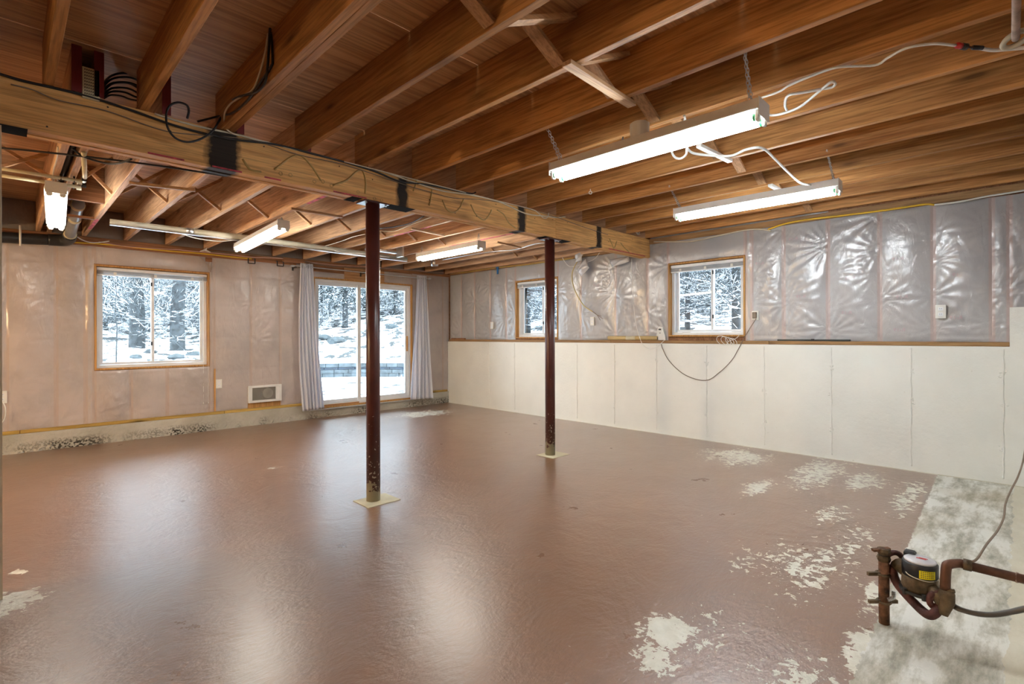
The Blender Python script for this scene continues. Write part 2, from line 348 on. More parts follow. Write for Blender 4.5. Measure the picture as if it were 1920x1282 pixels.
def obj(name, bm, m, parent=None, sm=False, bev=0, label=None, kind=None, loc=None):
    if isinstance(bm, bmesh.types.BMesh):
        bmesh.ops.recalc_face_normals(bm, faces=bm.faces[:]); me = bpy.data.meshes.new(name); bm.to_mesh(me); bm.free()
    else: me = bm
    if sm: me.polygons.foreach_set('use_smooth', [True]*len(me.polygons))
    if m and not me.materials: me.materials.append(m)
    o = bpy.data.objects.new(name, me); COL.objects.link(o)
    if parent: o.parent = parent
    if bev:
        b = o.modifiers.new('bevel', 'BEVEL'); b.width = bev; b.segments = 1; b.limit_method = 'ANGLE'
    if label: o['label'] = label
    if kind: o['kind'] = kind
    if loc is not None: o.location = loc
    return o
def B(): return bmesh.new()
def bx(name, a, b, m, parent=None, bev=0, **k):
    bm = B(); box(bm, a, b); return obj(name, bm, m, parent, bev=bev, **k)
def tb(name, pts, r, m, parent=None, n=8, smooth=True, **k):
    bm = B(); tube(bm, pts, r, n, smooth); return obj(name, bm, m, parent, sm=True, **k)
def tag(o, label, cat, group=None):
    o['label'] = label; o['category'] = cat
    if group: o['group'] = group
    return o
def thing(name, label, cat, loc=(0, 0, 0), group=None):
    o = bpy.data.objects.new(name, None); COL.objects.link(o); o.location = loc; o.empty_display_size = .1
    return tag(o, label, cat, group)
def par(o, t):           # parent keeping world coordinates of geometry built in world space
    o.parent = t; o.location = Vector(o.location)-Vector(t.location); return o
def struct(name, label=None):
    o = bpy.data.objects.new(name, None); COL.objects.link(o); o['kind'] = 'structure'
    if label: o['label'] = label
    return o
# ------------------------------------------------------------------ floor
bm = B(); box(bm, (-4.2, -2.6, -.15), (5.95, 7.6, 0)); fl = obj('floor', bm, M_floor, kind='structure')
fl['label'] = 'brown painted concrete slab with chipped paint and a bare strip'
# ------------------------------------------------------------------ ceiling
ZJ = 2.44; ZT = 2.675; SP = .4316
ceil = struct('ceiling', 'open joist ceiling with plywood subfloor above')
ys = [-2.6, -1.6, -.38, .84, 2.06, 3.28, 4.5, 5.72, 6.94, 7.6]; xs = [-4.2, -2.6, -.16, 2.28, 4.72, 5.95]
for i in range(len(ys)-1):
    off = -1.22 if i % 2 else 0
    xx = [xs[0]]+[x+off for x in xs[1:-1] if xs[0] < x+off < xs[-1]]+([xs[-2]+off+2.44] if off and xs[-2]+off+2.44 < xs[-1] else [])+[xs[-1]]
    for a, b in zip(xx, xx[1:]):
        if b-a > .02: bx('plywood_panel', (a+.002, ys[i]+.002, ZT), (b-.002, ys[i+1]-.002, ZT+.018), M_plyx, ceil)
def joist(x, y0, y1, z0=ZJ, m=M_joist, wd=.038, notch=False):
    bm = B()
    if notch: poly(bm, [(y0, ZJ+.001), (3.49, ZJ+.001), (3.49, z0), (y1, z0), (y1, ZT-.001), (y0, ZT-.001)], 'X', x, x+wd)
    else: box(bm, (x, y0, z0), (x+wd, y1, ZT-.001))
    return obj('joist', bm, m, ceil, bev=.002)
FX = [5.688-SP*k for k in range(11)]           # front run
for x in FX: joist(x, -2.5, 3.42)
joist(.90, -2.5, 3.42); joist(.942, -2.5, 3.40, ZJ+.004); joist(.515, -2.5, 3.42); joist(.135, -2.5, 3.42)
for k in range(1, 10): joist(.135-SP*k, -2.5, 3.42)
BZ = 2.352
BX = [.615, .99, 1.40, 1.815, 2.235]+[2.235+SP*k for k in range(1, 9)]
for x in BX:
    if x < 5.75: joist(x, 3.325, 7.43, BZ, M_joist_b, notch=True)
joist(.238, 3.325, 7.43, BZ, M_joist_b, notch=True); joist(.325, 3.325, 7.43, BZ, M_joist_b, notch=True)
for k in range(1, 9): joist(-.15-SP*(k-1), 3.325, 7.43, BZ, M_joist_b, notch=True)
# red painted joist ends
for x in (.238, .325, .615, .99, 1.40, 1.815): bx('red_joist_end', (x-.001, 3.318, ZJ+.002), (x+.039, 3.3245, ZT-.002), M_red, ceil)
for (x, y0, y1) in ((1.815, 3.6, 4.3), (.615, 6.3, 6.9), (3.10, 4.3, 5.0), (3.96, 3.7, 5.1)):
    bx('red_mark', (x+.004, y0, BZ-.0012), (x+.034, y1, BZ-.0001), plain('red_crayon', (.55, .10, .15), .7, var=.3, scale=20), ceil)
# headers between back joists
bx('header_board', (.364, 5.58, 2.37), (.614, 5.62, ZT-.002), M_hdr, ceil); bx('header_strip', (.364, 6.30, 2.352), (.614, 6.34, 2.372), M_hdr, ceil)
# cross bridging, back row then front row
def cross(xa, xb, y, z0, wd, th, m):
    for s, (za, zb) in enumerate(((z0+.02, ZT-.03), (ZT-.03, z0+.02))):
        bm = B(); bar(bm, (xa+.002, y+s*wd*1.15, za), (xb-.002, y+s*wd*1.15, zb), wd, th); obj('brace', bm, m, ceil, bev=.001)
bl = [-.15, .325]+BX
for a, b in zip(bl, bl[1:]): cross(a+.038, b, 5.12, BZ, .034, .022, M_strapd)
fl_ = sorted([x for x in FX if x > 1.3]+[.942]); 
for a, b in zip(fl_, fl_[1:]): cross(a+.038, b, 1.42, ZJ, .062, .02, M_strapd)
# strips nailed below the joists
def strip(p, q, z, m, wd=.04, th=.02):
    a = onZ(*p, z); b = onZ(*q, z); bm = B(); bar(bm, (a.x, a.y, z), (b.x, b.y, z), wd, th); return obj('nailing_strip', bm, m, ceil, bev=.001)
for p, q in (((243, 343), (366, 357)), ((545, 391), (642, 407)), ((770, 428), (832, 441)), ((931, 454), (976, 464))): strip(p, q, BZ-.011, M_strap, .034)
strip((1062, 118), (1185, 197), ZJ-.011, M_strap, .05); strip((1310, 273), (1369, 302), ZJ-.011, M_whitem, .035); strip((1444, 347), (1472, 362), ZJ-.011, M_whitem, .035)
# ------------------------------------------------------------------ walls
YB = 7.455; XR = 5.82; XC = 5.77
W1 = (.73, 1.88, .844, 2.043); D1 = (3.27, 4.99, .14, 2.098); W2 = (4.862, 5.735, 1.185, 2.09); W3 = (2.165, 3.076, 1.21, 2.10)
def sheet(plane, u0, u1, z0, z1, m, parent, puff=.02, amp=.004, seed=0, top=None, dens=.028, bot=None, name='vapor_sheet'):
    rs = np.random.RandomState(seed); nx = max(6, int((u1-u0)/dens)); nz = max(4, int((z1-z0)/dens))
    U, V = np.meshgrid(np.linspace(0, 1, nx+1), np.linspace(0, 1, nz+1)); W_ = u1-u0
    zt = np.full_like(U, z1) if top is None else z1+(top-z1)*U
    zb = np.full_like(U, z0) if bot is None else z0+(bot-z0)*U
    X = u0+U*W_; Z = zb+V*(zt-zb)
    s = np.sin(PI*U)*np.sin(PI*V)**.35 if True else 0
    d = puff*np.abs(s)**.7
    for k in range(6):
        fx, fz = rs.uniform(-1, 1)*6, rs.uniform(.5, 1)*5
        d += amp*.35*np.sin(fx*X+fz*Z+rs.uniform(0, 6))*np.abs(s)
    zs = np.arange(z0+rs.uniform(.05, .2), z1, .27)
    for side in (0, 1):
        for zc in zs+rs.uniform(-.05, .05, len(zs)):
            dx = X-(u0 if side == 0 else u1); dz = Z-zc; r = np.sqrt(dx*dx+dz*dz)+1e-4; th = np.arctan2(dz, np.abs(dx)+1e-5)
            a = amp*rs.uniform(.1, 1.1)**1.5; kk = rs.uniform(9, 22); ph = rs.uniform(0, 6)
            d += a*np.exp(-r/rs.uniform(.09, .2))*np.cos(kk*th+ph)*np.minimum(1, r/.03)
    for k in range(int((z1-z0)/.42)+1):      # horizontal folds from the roll
        zc = .35+.42*k+rs.uniform(-.02, .02); d += -.0045*np.exp(-((Z-zc)/.014)**2)*(s > .02)
    e = np.minimum(U, 1-U)*W_; pin = np.minimum(1, e/.02); d = .003+np.maximum(d, -.0015)*pin
    n = (nx+1)*(nz+1)
    if plane == 'Y': co = np.stack([X, YB-d, Z], -1)
    elif plane == 'X': co = np.stack([XR-d, X, Z], -1)
    else: co = np.stack([X, plane+d, Z], -1)
    idx = np.arange(n).reshape(nz+1, nx+1)
    F = np.stack([idx[:-1, :-1], idx[:-1, 1:], idx[1:, 1:], idx[1:, :-1]], -1).reshape(-1, 4)
    if plane == 'X': F = F[:, ::-1]
    me = bpy.data.meshes.new(name); me.from_pydata(co.reshape(-1, 3).tolist(), [], F.tolist()); me.update()
    at = me.attributes.new('edge', 'FLOAT', 'POINT'); at.data.foreach_set('value', e.reshape(-1).astype('f'))
    return obj(name, me, m, parent, sm=True)
# back wall
wb = struct('wall_back', 'insulated stud wall under plastic with sliding door')
for a, b in (((-4.2, YB+.006, .0), (W1[0], YB+.15, 2.67)), ((W1[0], YB+.006, 0), (W1[1], YB+.15, W1[2])), ((W1[0], YB+.006, W1[3]), (W1[1], YB+.15, 2.67)), ((W1[1], YB+.006, 0), (D1[0], YB+.15, 2.67)),
             ((D1[0], YB+.006, -.1), (D1[1], YB+.15, D1[2]-.02)), ((D1[0], YB+.006, D1[3]), (D1[1], YB+.15, 2.67)), ((D1[1], YB+.006, 0), (6.0, YB+.15, 2.67))):
    bx('wall_core', a, b, M_hdr, wb)
sd = 1
PB = [(-4.1, -3.5), (-3.5, -3.1), (-3.1, -2.7), (-2.7, -2.3), (-2.3, -1.9), (-1.9, -1.5), (-1.5, -1.1), (-1.1, -.7), (-.7, -.38), (-.38, .014), (.014, .398), (.398, .645), (.645, .722)]
for a, b in PB+[(1.888, 1.935), (1.935, 2.385), (2.385, 2.775), (2.775, 3.262), (4.998, 5.33), (5.33, 5.656), (5.656, 5.80)]:
    sd += 1; sheet('Y', a, b, .238, 2.245+max(0, a)*.012, M_sheetB, wb, .018 if b-a > .3 else .006, .009, sd, dens=.02)
for a, b in ((.722, 1.06), (1.06, 1.42), (1.42, 1.888)): sd += 1; sheet('Y', a, b, .238, W1[2]-.012, M_sheetB, wb, .014, .010, sd, dens=.02)
sheet('Y', .722, 1.888, W1[3]+.012, 2.25, M_sheetB, wb, .014, .009, 77, dens=.02)
sheet('Y', 3.262, 3.75, D1[3]+.012, 2.19, M_sheetB, wb, .008, .004, 78); sheet('Y', 4.45, 4.998, D1[3]+.012, 2.29, M_sheetB, wb, .008, .004, 79)
bx('header_wood', (3.75, YB-.008, D1[3]+.014), (4.45, YB+.005, 2.29), M_strapd, wb)
bm = B()                                        # rough concrete curb, subdivided and displaced
nx, nz = 420, 8; gv = []
for i in range(nx+1):
    for j in range(nz+1):
        x = -4.2+(5.77+4.2)*i/nx; z = .203*j/nz
        if D1[0]-.1 < x < D1[1]+.1: z *= .60
        rough = max(0, 1-j/4.5)*(.5+.5*math.sin(x*2.1+1))
        gv.append(bm.verts.new((x, 7.425+random.uniform(-.001, .002)+rough*random.uniform(-.004, .014), z)))
for i in range(nx):
    for j in range(nz):
        a = i*(nz+1)+j; bm.faces.new((gv[a], gv[a+nz+1], gv[a+nz+2], gv[a+1]))
T = [bm.verts.new((gv[i*(nz+1)+nz].co.x, YB+.01, gv[i*(nz+1)+nz].co.z)) for i in range(nx+1)]
for i in range(nx): bm.faces.new((gv[i*(nz+1)+nz], gv[(i+1)*(nz+1)+nz], T[i+1], T[i]))
obj('concrete_curb', bm, M_rawc, wb)
for a, b in ((-4.2, .11), (.115, 2.05), (2.055, 3.23), (5.02, 5.745)): bx('sill_plate', (a, 7.428, .204), (b, YB+.004, .240), M_plate, wb, bev=.002)
bm = B(); box(bm, (3.16, 7.39, .122), (5.08, YB+.1, .134)); obj('threshold', bm, M_galv, wb)
for a, b in ((-4.2, 3.0), (3.0, 5.82)):
    z = 2.25 if a < 0 else 2.30
    bx('top_plate', (a, 7.43, z), (b, YB+.005, BZ-.003), M_hdr, wb, bev=.002)
bx('loose_plate', (2.80, 7.36, 2.275), (3.10, 7.43, 2.335), M_hdr, wb)
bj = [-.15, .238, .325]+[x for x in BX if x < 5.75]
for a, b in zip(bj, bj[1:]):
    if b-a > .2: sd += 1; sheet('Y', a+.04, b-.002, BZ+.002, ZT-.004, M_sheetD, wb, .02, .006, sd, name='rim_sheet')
bx('bare_stud', (1.935, 7.438, .245), (1.952, 7.453, .80), M_casing, wb); bx('bare_stud', (1.84, 7.440, 2.19), (1.915, 7.453, 2.245), M_hdr, wb)
tb('tear_flap', [(1.77, 7.435, 2.24), (1.86, 7.43, 2.14), (1.90, 7.437, 2.06)], .006, M_sheetB, wb, n=4)
# right wall
wr = struct('wall_right', 'cream painted concrete stem wall with plastic covered studs above')
ZL = 1.12
seams = [7.46, 6.326, 5.72, 5.063, 4.468, 3.842, 3.221, 2.579, 1.947, 1.32, .699, .102, -.6, -1.3, -2.0, -2.6]
for i, (a, b) in enumerate(zip(seams, seams[1:])):
    zt = ZL if b > 0 else 1.44
    if i == 11: bx('concrete_panel', (XC, .064, 0), (5.99, a, ZL), M_conc, wr); bx('concrete_panel', (XC, b, 0), (5.99, .064, 1.44), M_conc, wr); continue
    bx('concrete_panel', (XC, b, 0), (5.99, a, zt), M_conc, wr)
for y in seams[1:]:
    zt = ZL if y > .07 else 1.44
    bm = B(); pts = [(XC-.001, y+random.uniform(-.003, .003), .04+k*(zt-.06)/14) for k in range(15)]; tube(bm, pts, [random.uniform(.0035, .0075) for _ in range(90)], 5)
    for zc in (.28, .62, .9):
        if random.random() < .8:
            for _ in range(5): 
                c = Vector((XC, y+random.uniform(-.025, .025), zc+random.uniform(-.03, .03))); r = random.uniform(.005, .012)
                bmesh.ops.create_icosphere(bm, subdivisions=1, radius=r, matrix=Matrix.Translation(c) @ Matrix.Diagonal((.45, 1, 1, 1)))
    obj('form_seam', bm, M_conc, wr, sm=True)
bx('backing', (5.82, .0645, ZL), (5.99, W3[0], 2.67), M_hdr, wr); bx('backing', (5.835, W3[1], ZL), (5.99, W2[0], 2.67), M_hdr, wr)
bx('backing', (5.835, W2[1], ZL), (5.99, 7.6, 2.67), M_hdr, wr); bx('backing', (5.835, -2.6, 1.44), (5.99, .064, 2.67), M_hdr, wr)
for W in (W2, W3):
    bx('backing', (5.835, W[0], ZL), (5.99, W[1], W[2]), M_hdr, wr); bx('backing', (5.835, W[0], W[3]), (5.99, W[1], 2.67), M_hdr, wr)
ye = [.062, 1.9, 3.9, 5.6, 7.42]
for a, b in zip(ye, ye[1:]): bx('ledge_plate', (5.772, a+.002, ZL+.001), (5.833, b, ZL+.037), M_platey, wr, bev=.003)
zb = ZL+.038
PR = [(-.04, .064), (.064, .169), (.169, .547), (.547, .934), (.934, 1.358), (1.358, 1.765), (1.765, 2.089), (2.089, 2.158), (3.084, 3.366), (3.366, 3.846), (3.846, 4.427), (4.427, 4.854), (5.743, 5.95), (5.95, 6.336), (6.336, 6.74), (6.74, 7.101), (7.101, 7.44)]
for a, b in PR:
    sd += 1; zt = 2.36+.018*a if b < 3.4 else 2.33
    sheet('X', a, b, 1.44 if a < 0 else zb, zt, M_sheetR, wr, .03 if b-a > .3 else .008, .0115, sd, dens=.016)
for W, s in ((W2, 31), (W3, 32)): sheet('X', W[0]-.008, W[1]+.008, W[3]+.012, 2.335 if W is W2 else 2.41, M_sheetR, wr, .012, .008, s)
a0 = -.04
for k in range(6): sheet('X', a0-.42*(k+1), a0-.42*k, 1.442, 2.36, M_sheetR, wr, .02, .006, 50+k)
bx('top_plate', (5.79, -2.6, 2.375), (5.833, 3.33, ZJ-.002), M_platey, wr, bev=.002); bx('top_plate', (5.79, 3.49, 2.335), (5.833, 7.42, 2.372), M_platey, wr, bev=.002)
sheet('X', 3.49, 5.45, 2.376, 2.66, M_sheetR, wr, .03, .012, 60, name='rim_sheet'); sheet('X', 5.45, 7.42, 2.376, 2.66, M_sheetR, wr, .03, .012, 61, name='rim_sheet')
sheet('X', 1.35, 3.33, ZJ+.002, 2.66, M_sheetR, wr, .05, .012, 62, name='rim_sheet')
bx('rim_board', (5.80, -2.6, ZJ+.001), (5.833, 1.35, 2.67), M_hdr, wr)
# faint reversed print on the insulation facing
def text_mesh(s, size, ext=0):
    cu = bpy.data.curves.new('t', 'FONT'); cu.body = s; cu.size = size; cu.extrude = ext; o = bpy.data.objects.new('t', cu); COL.objects.link(o)
    dg = bpy.context.evaluated_depsgraph_get(); me = bpy.data.meshes.new_from_object(o.evaluated_get(dg)); bpy.data.objects.remove(o); return me
# front wall stub and far enclosure
wf = struct('wall_front', 'cream concrete wall at the right edge')
bx('concrete_panel', (1.6, -.28, 0), (5.768, -.06, 1.44), M_conc, wf); bx('upper_panel', (1.6, -.28, 1.441), (5.80, -.07, ZJ-.004), M_sheetR, wf)
bx('concrete_panel', (-4.2, -2.75, 0), (5.99, -2.6, 2.67), M_conc, wf)
wl = struct('wall_left', 'pale partition end and far left wall')
bx('partition', (-1.6, 3.345, .002), (onY(4, 700, 3.345).x, 3.455, 2.205), plain('pale_painted_board', (.62, .50, .34), .5), wl)
bx('far_panel', (-4.35, -2.6, 0), (-4.2, 7.6, 2.67), M_conc, wl)
# ------------------------------------------------------------------ windows and door
def pane(name, a, b, parent): return bx(name, a, b, M_glass, parent)
def frame_on(plane, base, u0, u1, z0, z1, wdt, d0, d1, m, parent, name, bev=.002):
    # rectangular frame ring; d0,d1 depth outward from the base plane
    bm = B()
    for (a, b, c, d) in ((u0, u1, z0, z0+wdt), (u0, u1, z1-wdt, z1), (u0, u0+wdt, z0+wdt, z1-wdt), (u1-wdt, u1, z0+wdt, z1-wdt)):
        if plane == 'Y': box(bm, (a, base+d0, c), (b, base+d1, d))
        else: box(bm, (base+d0, a, c), (base+d1, b, d))
    return obj(name, bm, m, parent, bev=bev)
def bxp(plane, base, name, u0, u1, z0, z1, d0, d1, m, parent, **k):
    if plane == 'Y': return bx(name, (u0, base+d0, z0), (u1, base+d1, z1), m, parent, **k)
    return bx(name, (base+d0, u0, z0), (base+d1, u1, z1), m, parent, **k)
def window(num, plane, base, W, mull, label):
    t = struct('window_%d' % num, label); u0, u1, z0, z1 = W; D = .15
    frame_on(plane, base, u0-.006, u1+.006, z0-.006, z1+.006, .020, -.012, .085, M_casing, t, 'casing')
    frame_on(plane, base, u0+.014, u1-.014, z0+.014, z1-.014, .034, .05, D-.01, M_white, t, 'vinyl_frame')
    a, b = u0+.05, u1-.05; c, d = z0+.05, z1-.05
    for k, (s, e, dd) in enumerate(((a, mull+.016, .095), (mull-.016, b, .118))):
        f = frame_on(plane, base, s, e, c, d, .028, dd-.011, dd+.011, M_white, t, 'sash')
        bxp(plane, base, 'pane', s+.026, e-.026, c+.026, d-.026, dd-.002, dd+.002, M_glass, f)
        if k == 0:
            for zz in (c+(d-c)*.2, c+(d-c)*.86): bxp(plane, base, 'latch', mull-.02, mull-.004, zz, zz+.045, dd-.022, dd-.012, M_black, f)
    return t
window(1, 'Y', YB, W1, 1.289, 'wide white sliding window with orange pine casing left of the door')
window(2, 'X', XR, W2, 5.23, 'small white window behind the farther column')
window(3, 'X', XR, W3, 2.57, 'small white window nearest the front of the right wall')
def blind(plane, base, W, label, cords):
    u0, u1, z0, z1 = W; loc = ((u0+u1)/2, base, z1) if plane == 'Y' else (base, (u0+u1)/2, z1)
    t = thing('window_blind', label, 'blind', loc)
    q = lambda o: par(o, t)
    q(bxp(plane, base, 'headrail', u0+.018, u1-.018, z1-.055, z1-.022, .012, .045, M_white, None, bev=.002))
    bm = B()
    for k in range(5):
        zz = z1-.062-k*.0075
        a, b = ((u0+.02, base+.008, zz-.004), (u1-.02, base+.05, zz)) if plane == 'Y' else ((base+.008, u0+.02, zz-.004), (base+.05, u1-.02, zz))
        box(bm, a, b)
    q(obj('slat_stack', bm, M_blind, None))
    q(bxp(plane, base, 'bottom_rail', u0+.02, u1-.02, z1-.112, z1-.100, .008, .048, M_white, None, bev=.002))
    for f in (.16, .5, .84):
        u = u0+(u1-u0)*f; q(bxp(plane, base, 'bracket', u-.014, u+.014, z1-.10, z1-.07, .002, .010, M_plastic, None))
    for (u, z) in cords:
        p = [(u, base+.002, z1-.08), (u, base-.008, z1-.5), (u, base-.012, z)] if plane == 'Y' else [(base+.002, u, z1-.08), (base-.005, u, z1-.5), (base-.03, u, z)]
        c = q(tb('cord', p, .002, M_wht, None, n=5))
        bm = B(); lathe(bm, [(.002, .012), (.006, 0), (.007, -.012), (.003, -.016)], 8, p[-1]); o = obj('cord_pull', bm, M_plastic, None, sm=True); o.parent = c
    return t
blind('Y', YB, W1, 'grey raised venetian blind at the top of the wide back window', [(1.812, .365), (1.868, .37)])
blind('X', XR, W2, 'grey raised venetian blind in the small window behind the farther column', [])
blind('X', XR, W3, 'grey raised venetian blind in the small right window beside the phone', [])
for (pl, ba, W) in (('Y', YB, W1),):
    pass
# sliding door
dr = struct('door_1', 'white sliding glass patio door')
frame_on('Y', YB, D1[0]-.012, D1[1]+.012, D1[2]-.006, D1[3]+.012, .022, -.014, .06, M_casing, dr, 'casing')
frame_on('Y', YB, D1[0]+.012, D1[1]-.012, D1[2]+.016, D1[3]-.012, .040, .02, .13, M_white, dr, 'vinyl_frame')
for s, e, dd in ((D1[0]+.05, 4.065, .095), (4.0, D1[1]-.05, .06)):
    f = frame_on('Y', YB, s, e, D1[2]+.045, D1[3]-.045, .055, dd-.017, dd+.017, M_white, dr, 'sliding_panel')
    pane('pane', (s+.053, YB+dd-.003, D1[2]+.098), (e-.053, YB+dd+.003, D1[3]-.098), f)
    if dd < .08: bx('door_handle', (4.905, YB+.015, .96), (4.925, YB+.042, 1.22), M_casing, f, bev=.004)
bx('wood_rail', (D1[0]+.05, YB+.005, D1[2]+.016), (4.0, YB+.03, D1[2]+.04), M_strapd, dr)
# curtains
def curtain(x0t, x1t, x0b, x1b, z1, z0, label, nf, seed):
    rs = np.random.RandomState(seed); t = thing('curtain', label, 'curtain', ((x0b+x1b)/2, 7.31, z0))
    nu, nv = 110, 60; ph = rs.uniform(0, 6); co = []
    for j in range(nv+1):
        v = j/nv; z = z1+(z0-z1)*v
        a = x0t+(x0b-x0t)*v**1.1-(.05*math.sin(PI*v) if nf > 5 else 0)*.9; b = x1t+(x1b-x1t)*v
        for i in range(nu+1):
            u = i/nu; am = .017+.012*v
            d = am*math.sin(2*PI*nf*u+ph+.5*math.sin(3*v+ph))+.007*math.sin(2*PI*nf*2.3*u+4*v+1)*v+.004*math.sin(9*v+14*u)
            co.append((a+(b-a)*u+.006*math.sin(5*v+u*9), 7.31+d, z-.012*u*v*(1 if nf < 6 else -1)))
    idx = np.arange((nu+1)*(nv+1)).reshape(nv+1, nu+1)
    F = np.stack([idx[:-1, :-1], idx[1:, :-1], idx[1:, 1:], idx[:-1, 1:]], -1).reshape(-1, 4)
    me = bpy.data.meshes.new('cloth'); me.from_pydata(co, [], F.tolist()); me.update()
    o = par(obj('cloth', me, M_curt, None, sm=True), t); s = o.modifiers.new('thickness', 'SOLIDIFY'); s.thickness = .002
    for k in range(4):
        bm = B(); torus(bm, (x0t+(x1t-x0t)*(k+.5)/4, 7.31, z1-.045), .021, .004, (1, .3, 0), 14, 6); par(obj('grommet', bm, M_galv, None, sm=True), t)
    return t
curtain(3.01, 3.19, 3.035, 3.345, 2.275, .142, 'white curtain panel hanging left of the patio door', 6, 3)
curtain(5.005, 5.19, 4.875, 5.325, 2.262, .142, 'white curtain panel hanging right of the patio door', 5, 4)
t = thing('curtain_rod', 'thin grey metal curtain rod above the patio door', 'curtain rod', (4.0, 7.31, 2.225))
par(tb('pole', [(2.90, 7.31, 2.228), (4.05, 7.31, 2.222), (5.26, 7.31, 2.216)], .008, M_galv), t)
for x in (2.90, 5.27): bm = B(); lathe(bm, [(.006, -.03), (.016, -.015), (.018, 0), (.014, .02), (.004, .03)], 12, (x, 7.31, 2.222), 'X'); par(obj('finial', bm, M_galv, None, sm=True), t)
for x in (2.95, 4.02, 5.22):
    bm = B(); box(bm, (x-.008, 7.31, 2.205), (x+.008, 7.44, 2.215)); box(bm, (x-.012, 7.432, 2.17), (x+.012, 7.44, 2.24)); par(obj('bracket', bm, M_glovedark), t)
# ------------------------------------------------------------------ beam and columns
t = thing('support_beam', 'long yellowish built-up wooden beam crossing the room on two columns', 'beam', (2.9, 3.40, 2.209))
for k, (y0, y1) in enumerate(((3.335, 3.377), (3.379, 3.424), (3.426, 3.47))):
    for a, b in (((-2.2, 3.962), (3.964, 5.90)) if k == 0 else ((-2.2, 2.0), (2.002, 5.90))):
        par(bx('beam_ply', (a, y0, 2.209+(.004 if k == 1 else 0)), (b, y1, 2.439), M_beam, None, bev=.003), t)
M_glue = plain('dried_glue', (.44, .29, .09), .35)
def bp(x, y): return onY(x, y, 3.331)
for pts in ([(455, 298), (470, 318), (490, 322)], [(515, 318), (545, 295), (565, 292), (585, 312), (602, 338)], [(625, 347), (650, 338), (668, 322), (680, 320), (686, 340), (685, 363)],
            [(775, 358), (780, 345), (782, 335)], [(805, 385), (808, 372), (811, 352)], [(830, 375), (838, 392), (850, 398), (862, 390), (870, 372)], [(883, 383), (893, 402), (908, 412), (918, 402), (922, 393)], [(932, 393), (945, 402), (955, 418), (968, 428)],
            [(1143, 447), (1148, 458), (1152, 465), (1157, 452)], [(1164, 455), (1172, 465), (1180, 472)]):
    bm = B(); tube(bm, [bp(*p)+Vector((0, .004, 0)) for p in pts], .0066, 6); par(obj('glue_drip', bm, M_glue, None, sm=True), t)
for px_, py_ in ((527, 325), (545, 328), (590, 340), (606, 340), (622, 348), (672, 360), (703, 372), (716, 375)):
    bm = B(); torus(bm, bp(px_, py_)+Vector((0, .003, 0)), .011, .002, (0, 1, 0), 10, 5); par(obj('glue_ring', bm, M_glue, None, sm=True), t)
for i in range(46):
    x = -.1+i*.125+random.uniform(-.02, .02); z = random.choice((2.25, 2.3, 2.36, 2.40))+random.uniform(-.01, .01)
    if i % 2: continue
    bm = B(); lathe(bm, [(.004, -.0015), (.0045, .001)], 8, (x, 3.3345, z), 'Y'); par(obj('nail', bm, M_glovedark), t)
for x, wd in ((-.02, .2), (2.16, .22), (1.78, .08), (3.86, .12), (4.14, .16)):
    par(bx('shim_mark', (x-wd/2, 3.336, 2.2075), (x+wd/2, 3.47, 2.2088), M_soot, None), t)
for (x0, x1) in ((.55, .72), (.86, 1.02), (1.15, 1.25), (1.6, 1.85), (4.9, 5.7)):
    par(bx('red_streak', (x0, 3.333, 2.211), (x1, 3.3349, 2.220), plain('red_chalk', (.42, .05, .07), .7, var=.3, scale=30), None), t)
for i, (x, y) in enumerate(((1.936, 3.40), (3.955, 3.41))):
    lb = ('maroon steel lally column nearer the camera with peeling foot', 'maroon steel lally column farther away in front of the small window')[i]
    t = thing('steel_column', lb, 'column', (x, y, 0), 'maroon columns under the beam')
    bm = B(); tube(bm, [(x, y, .0), (x, y, 2.196)], .0505, 32, False); par(obj('shaft', bm, M_post, None, sm=True), t)
    par(bx('cap_plate', (x-.10, y-.075, 2.196), (x+.10, y+.065, 2.2065), M_post, None, bev=.002), t)
    bm = B()
    for dx in (-.08, .08): lathe(bm, [(.009, -.008), (.009, 0)], 6, (x+dx, y-.05, 2.194))
    par(obj('lag_bolts', bm, M_chain), t)
    tag(bx('floor_patch', (x-.115, y-.13, .0003), (x+.15, y+.09, .004), plain('cream_patch', (.60, .55, .38), .6), None), ('cream painted square patch around the foot of the nearer column', 'cream painted square patch around the foot of the farther column')[i], 'floor patch')
